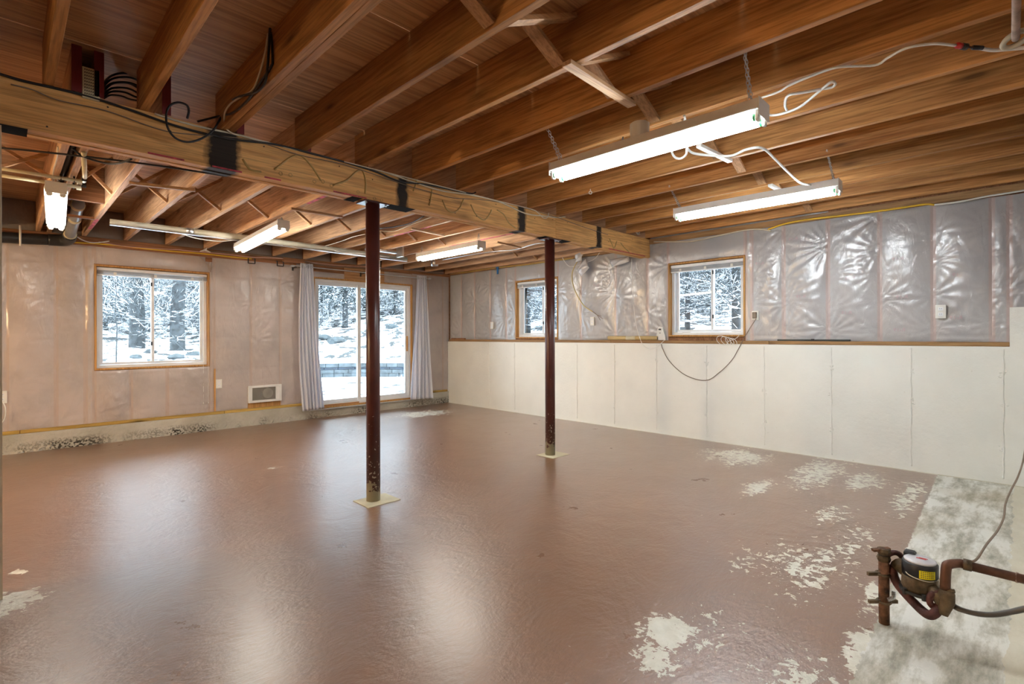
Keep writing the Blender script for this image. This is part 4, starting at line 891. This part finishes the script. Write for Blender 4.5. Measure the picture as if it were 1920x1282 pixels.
cable('black_wire', 'black wire along the back joist right of the nearer column', [onZ(x, y, 2.34) for x, y in ((712, 428), (740, 425), (770, 418), (795, 405))], .006, M_black)
cable('white_wire', 'white wire beside the black wire right of the nearer column', [onZ(x, y, 2.34) for x, y in ((712, 433), (740, 433), (775, 419), (812, 406))], .005, M_crm)
cable('white_wire', 'thin white wire under the joists left of the nearer column', [onZ(x, y, 2.34) for x, y in ((590, 467), (640, 452), (662, 444), (684, 439))], .004, M_wht)
cable('grey_wire', 'grey cable along a joist between the two columns', [onZ(x, y, 2.34) for x, y in ((830, 487), (880, 478), (930, 471), (965, 468), (1000, 458), (1022, 455))], .006, M_galv)
cable('red_cable', 'yellow and red cable along the top of the right wall behind the farther column', [onX(x, y, 5.78) for x, y in ((845, 512), (880, 509), (915, 503), (945, 500), (980, 497), (1010, 493), (1045, 488), (1075, 484))], .008, plain('ochre_cable', (.50, .33, .06), .5))
cable('yellow_cable', 'yellow cable along the top of the right wall above the silver plastic', [onX(x, y, 5.775) for x, y in ((1440, 430), (1470, 420), (1510, 412), (1570, 405), (1620, 399), (1680, 391), (1733, 383), (1752, 384))], .009, M_yel)
cable('white_cable', 'white cable leaving the beam end along the right wall top', [onX(x, y, 5.775) for x, y in ((1226, 453), (1262, 453), (1300, 452), (1350, 441), (1400, 431), (1430, 430), (1445, 433))], .008, M_crm)
cable('white_cable', 'white cable at the top right corner of the right wall', [onX(x, y, 5.775) for x, y in ((1752, 384), (1800, 378), (1850, 368), (1890, 362), (1925, 356))], .008, M_wht)
cable('yellow_hanging_cable', 'yellow cable with bare ends hanging in a curve between the small windows', [onX(x, y, 5.70) for x, y in ((1083, 470), (1085, 485), (1078, 498), (1073, 512), (1074, 532), (1082, 553), (1095, 573), (1111, 584))], .0075, plain('tan_cable', (.50, .40, .16), .5))
bm = B()
for e in ((1126, 601), (1131, 598), (1128, 593)): tube(bm, [onX(1110, 583, 5.70), onX(1119, 590, 5.70), onX(*e, 5.69)], .004, 5)
tag(obj('bare_wire_ends', bm, M_brn), 'frayed bare ends of the yellow hanging cable', 'wire')
cable('white_hanging_wire', 'thin white wire hanging from the beam end down to the ledge', [onX(x, y, 5.72) for x, y in ((1184, 485), (1185, 520), (1188, 570), (1192, 605), (1202, 640), (1213, 652), (1228, 652), (1248, 636))], .0035, M_wht)
cable('white_wire', 'thin white wire crossing the flaps under the beam', [onX(x, y, 5.73) for x, y in ((1052, 478), (1060, 492), (1072, 500), (1100, 492), (1115, 485), (1124, 474))], .0035, M_wht)
cable('brown_cord', 'thin brown cord swagging below the ledge to the plug adapter', [onX(x, y, 5.762) for x, y in ((1240, 645), (1243, 655), (1256, 678), (1285, 703), (1323, 713), (1350, 697), (1372, 675), (1384, 655), (1396, 632), (1408, 612), (1418, 597))], .0042, M_brn)
bm = B(); c = onX(1365, 640, 5.74)
for k in range(4): torus(bm, c+Vector((-.004*k, .04*(k-1.5), .004*k)), .035+.005*k, .003, (1, .2*k-.3, .5), 18, 5, 1.3)
tube(bm, [c, onX(1380, 634, 5.73), onX(1386, 628, 5.74)], .003, 5)
tag(obj('white_cord_bundle', bm, M_wht), 'tangled white blind cord bundle on the ledge below the window', 'cord')
cable('white_cable', 'white feed cable curving across joists to the red and black connector', [onZ(x, y, 2.43) for x, y in ((1297, 233), (1330, 222), (1380, 202), (1420, 186), (1460, 172), (1480, 160), (1520, 143), (1570, 126), (1640, 122), (1665, 108), (1700, 90), (1750, 82), (1792, 85))], .0055, M_wht)
cable('white_cable', 'white cable from the red and black connector to the right edge', [onZ(x, y, 2.43) for x, y in ((1835, 90), (1860, 94), (1890, 92), (1925, 89))], .008, M_wht)
t = thing('wire_connector', 'red and black wire connector in the upper right under the joists', 'connector', onZ(1805, 87, 2.43))
a = onZ(1794, 85, 2.43); b = onZ(1812, 88, 2.43); par(tb('red_end', [a, a.lerp(b, .45)], .012, M_redw, smooth=False), t); par(tb('black_end', [a.lerp(b, .45), b], .013, M_black, smooth=False), t)
par(tb('black_sleeve', [onZ(1824, 89, 2.43), onZ(1842, 90, 2.43)], .009, M_black, smooth=False), t); par(tb('bare_strand', [b, onZ(1824, 89, 2.43)], .004, M_copper, smooth=False), t)
cable('white_cable', 'white power cable looped at the end of the nearest right light', [onZ(x, y, 2.36) for x, y in ((1434, 212), (1448, 216), (1470, 212), (1500, 200), (1535, 172), (1558, 154), (1566, 157), (1560, 163), (1540, 167), (1500, 174), (1482, 177), (1474, 184), (1472, 198), (1475, 206))], .0065, M_wht)
cable('white_cable', 'white cable linking the two right lights', [onZ(x, y, 2.30) for x, y in ((1288, 278), (1300, 287), (1330, 291), (1370, 292), (1400, 280), (1430, 278), (1455, 300), (1480, 325), (1500, 342), (1520, 347), (1540, 355), (1565, 352))], .0075, M_wht)
cable('white_cable', 'white cable loop hanging under the middle of the nearest right light', [onZ(x, y, 2.28) for x, y in ((1288, 278), (1286, 290), (1276, 297), (1266, 295), (1260, 285), (1262, 270))], .007, M_wht)
cable('white_cable', 'short white cable rising from the canister of the nearest right light', [onZ(x, y, 2.40) for x, y in ((1262, 243), (1275, 235), (1284, 225), (1283, 217))], .007, M_wht)
cable('black_cable', 'short dark lead left of the canister of the nearest right light', [onZ(x, y, 2.40) for x, y in ((1232, 250), (1218, 250), (1200, 262), (1180, 272), (1168, 268), (1168, 257))], .004, M_black)
cable('white_cable', 'white cord hanging beside the left edge outlet', [onY(4, 752, 7.40), onY(10, 765, 7.40), onY(8, 785, 7.40), onY(-4, 800, 7.40), onY(-20, 806, 7.40)], .005, M_wht)
t = thing('eye_hook', 'small white eye hook screwed under a joist left of the lights', 'hook', onZ(1107, 358, ZJ))
c = onZ(1107, 361, 2.41); bm = B(); torus(bm, c, .012, .0035, (.7, .7, 0), 14, 6); tube(bm, [c+Vector((0, 0, .012)), (c.x, c.y, ZJ)], .003, 6, False); par(obj('hook', bm, M_whitem, None), t)
bm = B(); c = onZ(385, 469, 2.32)
for k in range(4): a_ = k*PI/2; tube(bm, [c, c+Vector((.06*math.cos(a_), .06*math.sin(a_), -.02+.04*(k % 2)))], [.014, .004], 6, False)
tag(obj('white_star_fitting', bm, M_whitem), 'small white plastic star shaped fitting below the long pipe', 'fitting')
bm = B()
for k in range(9): a_ = k*.7; c = onY(1196, 440, 3.36); tube(bm, [c, c+Vector((.05*math.cos(a_), .01*math.sin(a_), .012+.025*abs(math.sin(a_*2))))], .003, 4, False)
tag(obj('wire_tangle', bm, M_wht), 'small tangle of pale wire ends on the beam near the right wall', 'wire')
# ------------------------------------------------------------------ outdoors
def ground(x, y):
    n = .10*math.sin(x*.9+1)*math.sin(y*.7)+.05*math.sin(x*2.3+y*1.7)+.03*math.sin(x*5.1-y*4.3)
    def ss(t): t = max(0, min(1, t)); return t*t*(3-2*t)
    wy = 14.55 if x < 7.2 else 14.55-(x-7.2)*1.45         # line of the retaining wall
    leftw = ss((3.4-x)/1.6)                                # left of the patio the yard slopes at once
    hb = .02 if y < wy else .5+.13*(y-wy)
    hb = .02+(hb-.02)*ss((y-wy+.1)/.2)
    hl = -.02+max(0, y-9.5)*.125
    h = hb*(1-leftw)+hl*leftw
    if x > 5.9:
        xb = 6.1 if y < 8.3 else 6.1+(min(y, 9.6)-8.3)*1.9
        if x > xb: h = max(h, (.98+.085*(x-xb))*ss((x-xb)/.5))
    flat = y < wy and y > 7 and x > 3 and h < .1
    far = max(0, y-30)*.10+max(0, x-30)*.08
    if y < 7.6 and x < 6.0: return -.3
    return h+(0 if flat else n*.7)+far
t = bpy.data.objects.new('x', None); bpy.data.objects.remove(t)
GX = np.concatenate([np.linspace(-12, 3, 50), np.linspace(3.1, 12, 110), np.linspace(12.5, 90, 90)]); GY = np.concatenate([np.linspace(-10, 7.4, 40), np.linspace(7.62, 18, 110), np.linspace(18.5, 100, 90)])
co = [(x, y, ground(x, y)) for y in GY for x in GX]; nx = len(GX)
Fc = [(j*nx+i, j*nx+i+1, (j+1)*nx+i+1, (j+1)*nx+i) for j in range(len(GY)-1) for i in range(nx-1) if not (GX[i+1] < 6.01 and GY[j+1] < 7.63)]
me = bpy.data.meshes.new('ground'); me.from_pydata(co, [], Fc); me.update()
def snow_ground():
    m, nt, bs = mat('snowy_ground'); v = coords(nt)
    sx = N(nt, 'ShaderNodeSeparateXYZ'); nt.links.new(v, sx.inputs[0])
    lit = noise(nt, coords(nt, (1, 1, 2)), 1.6, 8, .72)
    hgt = N(nt, 'ShaderNodeMapRange'); hgt.inputs[1].default_value = .7; hgt.inputs[2].default_value = 3.0; hgt.inputs[3].default_value = .54; hgt.inputs[4].default_value = .465; nt.links.new(sx.outputs[2], hgt.inputs[0])
    f = math_(nt, 'GREATER_THAN', lit, hgt.outputs[0])
    c = mix(nt, math_(nt, 'MULTIPLY', f, 1.0), (.86, .88, .92), (.032, .036, .038)); nt.links.new(c, bs.inputs['Base Color']); bs.inputs['Roughness'].default_value = .85
    bump(nt, bs, noise(nt, v, 2.5, 5), .5, .05); return m
g = obj('snow_ground', me, snow_ground(), None, sm=True); g['kind'] = 'structure'; g['label'] = 'snow covered yard and wooded slope outside'
# retaining wall
t = thing('retaining_wall', 'low grey stone block retaining wall with dark band beyond the patio door', 'retaining wall', (6.5, 14.5, 0))
segs = [((1.2, 14.75), (6.4, 14.5)), ((6.4, 14.5), (7.35, 14.15)), ((7.35, 14.15), (8.9, 12.3))]
hs = [(0, .13, M_stone), (.13, .24, M_stone), (.24, .31, M_stoned), (.31, .43, M_stone)]
for (a, b) in segs:
    a = Vector((a[0], a[1], 0)); b = Vector((b[0], b[1], 0)); L = (b-a).length; d = (b-a).normalized()
    for r_, (z0, z1, m_) in enumerate(hs):
        s = -random.uniform(0, .2)
        while s < L:
            wd = random.uniform(.26, .42); s0 = max(0, s); s1 = min(L, s+wd)-.012
            if s1-s0 > .05:
                bm = B(); o_ = random.uniform(-.012, .012); p = a+d*s0; e = a+d*s1; nn = Vector((d.y, -d.x, 0))*(.13+o_); bk = Vector((d.y, -d.x, 0))*-.1
                vs = [bm.verts.new(v_+Vector((0, 0, z))) for z in (z0+.004, z1-.004) for v_ in (p+nn, e+nn, e+bk, p+bk)]
                for f in ((0, 1, 2, 3), (4, 7, 6, 5), (0, 4, 5, 1), (1, 5, 6, 2), (2, 6, 7, 3), (3, 7, 4, 0)): bm.faces.new([vs[i] for i in f])
                par(obj('stone', bm, m_), t)
            s += wd
    bm = B(); bar(bm, a+Vector((0, 0, .475)), b+Vector((0, 0, .475)), .34, .10); par(obj('snow_cap', bm, M_snow, None, bev=.03), t)
# trees
def tri_soup(name, V, F, mats, mi=None):
    me = bpy.data.meshes.new(name); me.from_pydata(V, [], F); me.update()
    for m_ in mats: me.materials.append(m_)
    if mi is not None: me.polygons.foreach_set('material_index', mi)
    return me
def trunk_mesh(hh, r, seed, bend=.15):
    rs = random.Random(seed); bm = B(); pts = [(rs.uniform(-1, 1)*bend*(k/8), rs.uniform(-1, 1)*bend*(k/8), -.4+hh*k/8) for k in range(9)]
    tube(bm, pts, [r*1.45]+[r*(1.06-.75*(k/48)) for k in range(48)], 10, True); me = bpy.data.meshes.new('trunk'); bmesh.ops.recalc_face_normals(bm, faces=bm.faces[:]); bm.to_mesh(me); bm.free()
    me.materials.append(M_bark); me.polygons.foreach_set('use_smooth', [True]*len(me.polygons)); return me
def twig_mesh(hh, z0, n, reach, seed, snow=.25):
    rs = random.Random(seed); V = []; F = []; MI = []
    def seg(p, q, r0, r1, s):
        d = (q-p)
        if d.length < 1e-5: return
        u = d.orthogonal().normalized(); v = d.normalized().cross(u); b = len(V)
        for c, r in ((p, r0), (q, r1)):
            for k in range(3): a = 2*PI*k/3; V.append(tuple(c+(u*math.cos(a)+v*math.sin(a))*r))
        for k in range(3): F.append((b+k, b+(k+1) % 3, b+3+(k+1) % 3, b+3+k)); MI.append(1 if s else 0)
    def grow(p, d, L, r, lv):
        q = p
        for k in range(3):
            q2 = q+d*L/3; seg(q, q2, r*(1-k*.25), r*(.75-k*.25)+.001, rs.random() < snow); 
            if lv < 3:
                for _ in range(3 if lv < 2 else 2):
                    nd = (d+Vector((rs.uniform(-1, 1), rs.uniform(-1, 1), rs.uniform(-.6, .8)))*.75).normalized(); grow(q2, nd, L*.5, r*.5, lv+1)
            q = q2; d = (d+Vector((rs.uniform(-.3, .3), rs.uniform(-.3, .3), rs.uniform(-.1, .2)))).normalized()
    for i in range(n):
        z = z0+(hh-z0)*rs.random(); a = rs.uniform(0, 2*PI); d = Vector((math.cos(a), math.sin(a), rs.uniform(-.1, .6))).normalized()
        grow(Vector((0, 0, z)), d, reach*rs.uniform(.5, 1)*(1-.4*z/hh), .014, 1)
    return tri_soup('twigs', V, F, [M_twig, M_snow], MI)
def needle_mesh(hh, z0, n, reach, seed, snow=.3):
    rs = random.Random(seed); V = []; F = []; MI = []
    for i in range(n):
        z = z0+(hh-z0)*(i/n); L = reach*(1-.8*(z-z0)/(hh-z0+.01))*rs.uniform(.6, 1.1); a = rs.uniform(0, 2*PI); dr = Vector((math.cos(a), math.sin(a), 0)); sd_ = Vector((-dr.y, dr.x, 0))
        for k in range(22):
            s = (k+1)/22; c = Vector((0, 0, z))+dr*L*s+Vector((0, 0, -.25*L*s*s+.05)); 
            for _ in range(3):
                o_ = sd_*rs.uniform(-.28, .28)*L*(1.1-s)+Vector((0, 0, rs.uniform(-.05, .05))); ln = rs.uniform(.05, .12); dd = (dr*rs.uniform(.2, 1)+sd_*rs.uniform(-1, 1)+Vector((0, 0, rs.uniform(-.7, .3)))).normalized()*ln
                w_ = dd.cross(Vector((rs.uniform(-1, 1), rs.uniform(-1, 1), 1))).normalized()*ln*.28; b = len(V); p = c+o_
                V.extend([tuple(p-w_), tuple(p+w_), tuple(p+dd)]); F.append((b, b+1, b+2)); MI.append(1 if rs.random() < snow else 0)
    return tri_soup('needles', V, F, [M_need, M_snow], MI)
TK = [trunk_mesh(9, .13, 1), trunk_mesh(10, .20, 2), trunk_mesh(8, .07, 3), trunk_mesh(12, .28, 4, .1)]
TW = [twig_mesh(5, .4, 46, 1.7, 5), twig_mesh(5.6, .5, 54, 2.1, 6), twig_mesh(4, .2, 36, 1.5, 7)]
ND = [needle_mesh(6.2, .5, 190, 1.8, 8), needle_mesh(5.5, 1.1, 120, 1.5, 9), needle_mesh(6.8, .3, 230, 2.3, 10, .4)]
def tree(name, label, x, y, tk, fol, s=1, rot=None, group=None, fname=None):
    t = thing(name, label, 'tree', (x, y, ground(x, y)), group); t.rotation_euler = (0, 0, rot if rot is not None else random.uniform(0, 6)); t.scale = (s, s, s)
    o = bpy.data.objects.new('trunk', TK[tk]); COL.objects.link(o); o.parent = t
    if fol is not None:
        me = (TW+ND)[fol]; o = bpy.data.objects.new('twigs' if fol < 3 else 'needle_foliage', me); COL.objects.link(o); o.parent = t
        o['kind'] = 'stuff'
    return t
def dirpos(px_, Y): r = _ray(px_, 629); return r[0]/r[1]*Y, Y
def dirposX(px_, X): r = _ray(px_, 629); return X, r[1]/r[0]*X
tree('bare_tree', 'thick grey tree trunk with flared base in the left pane of the wide window', *dirpos(256, 17.5), 1, 0, .95)
tree('bare_tree', 'thick leaning-looking trunk in the right pane of the wide window', *dirpos(334, 17.0), 1, 0, .95)
tree('bare_tree', 'broad pale trunk behind branches at far left of the wide window', *dirpos(222, 24), 3, 1, .9)
tree('bare_tree', 'dark straight trunk far back in the right pane of the wide window', *dirpos(311, 30), 3, None, .85)
tree('spruce_tree', 'slim trunk with dark spruce boughs in the left glass of the patio door', *dirpos(647, 19.5), 0, 4, .85)
tree('young_tree', 'thin sapling in front of the trunks at the left of the wide window', *dirpos(218, 14.0), 2, None, .25)
tree('spruce_tree', 'dark spruce filling the right glass of the patio door', *dirpos(742, 20), 0, 3, .8)
for k, (p_, Y_) in enumerate(((603, 20.5), (622, 24), (668, 22), (700, 21), (716, 24.5), (762, 21.5), (198, 21.5), (372, 22))):
    tree('spruce_tree', 'low spruce with full boughs, '+('first left behind the left curtain edge', 'left of the slim trunk in the door glass', 'just left of the door mullion', 'hidden behind the nearer column', 'just right of the nearer column', 'at the right edge of the door glass', 'at the far left of the wide window', 'at the far right of the wide window')[k], *dirpos(p_, Y_), 2, 3+k % 3, .8)
i = 0
ORD = ('first', 'second', 'third', 'fourth', 'fifth', 'sixth', 'seventh', 'eighth', 'ninth', 'tenth')
G1 = 'woodland trees behind the house seen through the back openings'; G2 = 'woodland trees beside the house seen through the right windows'
for Y_, pxs in ((23, (200, 285, 360, 395, 560, 615, 690, 775)), (28, (183, 245, 330, 372, 585, 635, 668, 720, 800)), (36, (210, 268, 300, 352, 600, 650, 705, 750)), (46, (190, 230, 280, 320, 385, 575, 625, 680, 735, 765)), (58, (205, 255, 345, 600, 655, 710, 770))):
    cnt = {}
    for p_ in pxs:
        vw = 'wide window' if p_ < 420 else 'patio door'; c_ = cnt.get(vw, 0); cnt[vw] = c_+1
        x, y = dirpos(p_+random.uniform(-6, 6), Y_+random.uniform(-1.5, 1.5)); k = i % 4; i += 1
        if Y_ > 40: fl_i = 3+i % 3; nm = 'spruce_tree'
        elif k == 0: fl_i = 3+i % 3; nm = 'spruce_tree'
        else: fl_i = i % 3; nm = 'bare_tree'
        tree(nm, '%s %s from the left in the %s row of woods through the %s' % (nm.replace('_', ' '), ORD[c_], {23: 'nearest', 28: 'second', 36: 'third', 46: 'fourth', 58: 'farthest'}[Y_], vw), x, y, (0, 2, 1, 0)[k], fl_i, random.uniform(.8, 1.15), group=G1)
for X_, pxs in ((9.5, (985, 1290, 1375)), (13, (968, 1030, 1255, 1330, 1400)), (18, (990, 1015, 1045, 1270, 1310, 1350, 1390)), (26, (960, 1000, 1035, 1245, 1285, 1325, 1365, 1405)), (38, (975, 1010, 1050, 1260, 1300, 1340, 1385)), (52, (985, 1025, 1275, 1320, 1375))):
    cnt = {}
    for p_ in pxs:
        vw = 'farther small window' if p_ < 1100 else 'nearer small window'; c_ = cnt.get(vw, 0); cnt[vw] = c_+1
        x, y = dirposX(p_+random.uniform(-8, 8), X_+random.uniform(-1, 1)); i += 1
        fl_i = (i % 3) if X_ < 20 else 3+i % 3 if i % 2 else i % 3
        nm = 'bare_tree' if fl_i < 3 else 'spruce_tree'; tree(nm, '%s %s from the left in the %s row through the %s' % (nm.replace('_', ' '), ORD[c_], {9.5: 'nearest', 13: 'second', 18: 'third', 26: 'fourth', 38: 'fifth', 52: 'farthest'}[X_], vw), x, y, (2, 2, 0, 1)[i % 4] if X_ < 14 else i % 3, fl_i, random.uniform(.7, 1.1), group=G2)
for X_, pxs in ((9, (1262, 1300, 1345, 1385, 975, 1030)), (11.5, (1250, 1285, 1325, 1365, 1398, 965, 1000, 1045)), (15, (1270, 1310, 1350, 1392, 985, 1020)), (20, (1258, 1298, 1338, 1378, 970, 1010, 1042))):
    cnt = {}
    for p_ in pxs:
        vw = 'farther small window' if p_ < 1100 else 'nearer small window'; c_ = cnt.get(vw, 0); cnt[vw] = c_+1
        x, y = dirposX(p_, X_); t = thing('bare_bush', 'leafless bush %s from the left in the %s row through the %s' % (ORD[c_], {9: 'nearest', 11.5: 'second', 15: 'third', 20: 'farthest'}[X_], vw), 'bush', (x, y, ground(x, y)), 'leafless bushes beside the house')
        t.rotation_euler = (0, 0, random.uniform(0, 6)); t.scale = (.8, .8, .55)
        o = bpy.data.objects.new('twigs', TW[len(cnt)*c_ % 3]); COL.objects.link(o); o.parent = t; o['kind'] = 'stuff'
for Y_, pxs in ((20, (200, 240, 290, 350, 378, 612, 680, 750)), (25, (215, 270, 320, 365, 590, 640, 700, 770))):
    cnt = {}
    for p_ in pxs:
        vw = 'wide window' if p_ < 420 else 'patio door'; c_ = cnt.get(vw, 0); cnt[vw] = c_+1
        x, y = dirpos(p_, Y_); t = thing('bare_bush', 'leafless bush %s from the left in the %s row through the %s' % (ORD[c_], {20: 'nearer', 25: 'farther'}[Y_], vw), 'bush', (x, y, ground(x, y)), 'leafless bushes behind the house')
        t.rotation_euler = (0, 0, random.uniform(0, 6)); t.scale = (.8, .8, .4)
        o = bpy.data.objects.new('twigs', TW[c_ % 3]); COL.objects.link(o); o.parent = t; o['kind'] = 'stuff'
for k, (px_, Y_, s) in enumerate(((282, 16, .16), (330, 15.2, .2), (255, 15.4, .14), (365, 15.8, .2), (632, 17.2, .35), (608, 18, .25), (735, 17.5, .3))):
    x, y = dirpos(px_, Y_); bm = B(); bmesh.ops.create_icosphere(bm, subdivisions=2, radius=1)
    for v in bm.verts: v.co *= random.uniform(.8, 1.15); v.co.z *= .5; v.co *= s
    o = obj('field_rock', bm, M_rock, None, loc=(x, y, ground(x, y)+s*.1)); tag(o, ('rock in the snow between the two thick trunks', 'rock at the foot of the right window trunk', 'rock below the flared trunk', 'flat rock at the right of the wide window view', 'grey boulder above the retaining wall', 'small boulder at the left above the retaining wall', 'boulder seen in the right glass of the patio door')[k], 'rock')
# fallen branches on the slope
for k, (px_, Y_) in enumerate(((290, 21), (345, 20), (620, 19), (728, 19.5), (215, 20))):
    x, y = dirpos(px_, Y_); z = ground(x, y)+.12; me = TW[k % 3]
    o = bpy.data.objects.new('fallen_branch', me); COL.objects.link(o); o.location = (x, y, z); o.rotation_euler = (PI/2*.93, 0, random.uniform(0, 6)); o.scale = (.5, .5, .35)
    tag(o, 'fallen snowy branch on the slope '+('between the window trunks', 'behind the right window trunk', 'at the left of the patio door view', 'in the right glass of the patio door', 'at the far left of the wide window')[k], 'branch', 'fallen branches on the slope')
# faint print on the insulation behind the silver plastic
TM = text_mesh('R-19', .045)
TM.materials.append(M_insprint)
rs = random.Random(5)
for (u, z) in ((1.62, 2.2), (1.95, 1.98), (1.55, 1.6), (1.12, 1.75), (.75, 1.9), (.72, 1.55), (.33, 1.72), (.35, 1.35), (1.15, 1.42), (.74, 1.25), (4.1, 1.9), (6.5, 1.8)):
    o = bpy.data.objects.new('insulation_print', TM); COL.objects.link(o); o.parent = wr; o.rotation_euler = (PI/2, 0, -PI/2+PI); o.location = (XR-.041, u, z)
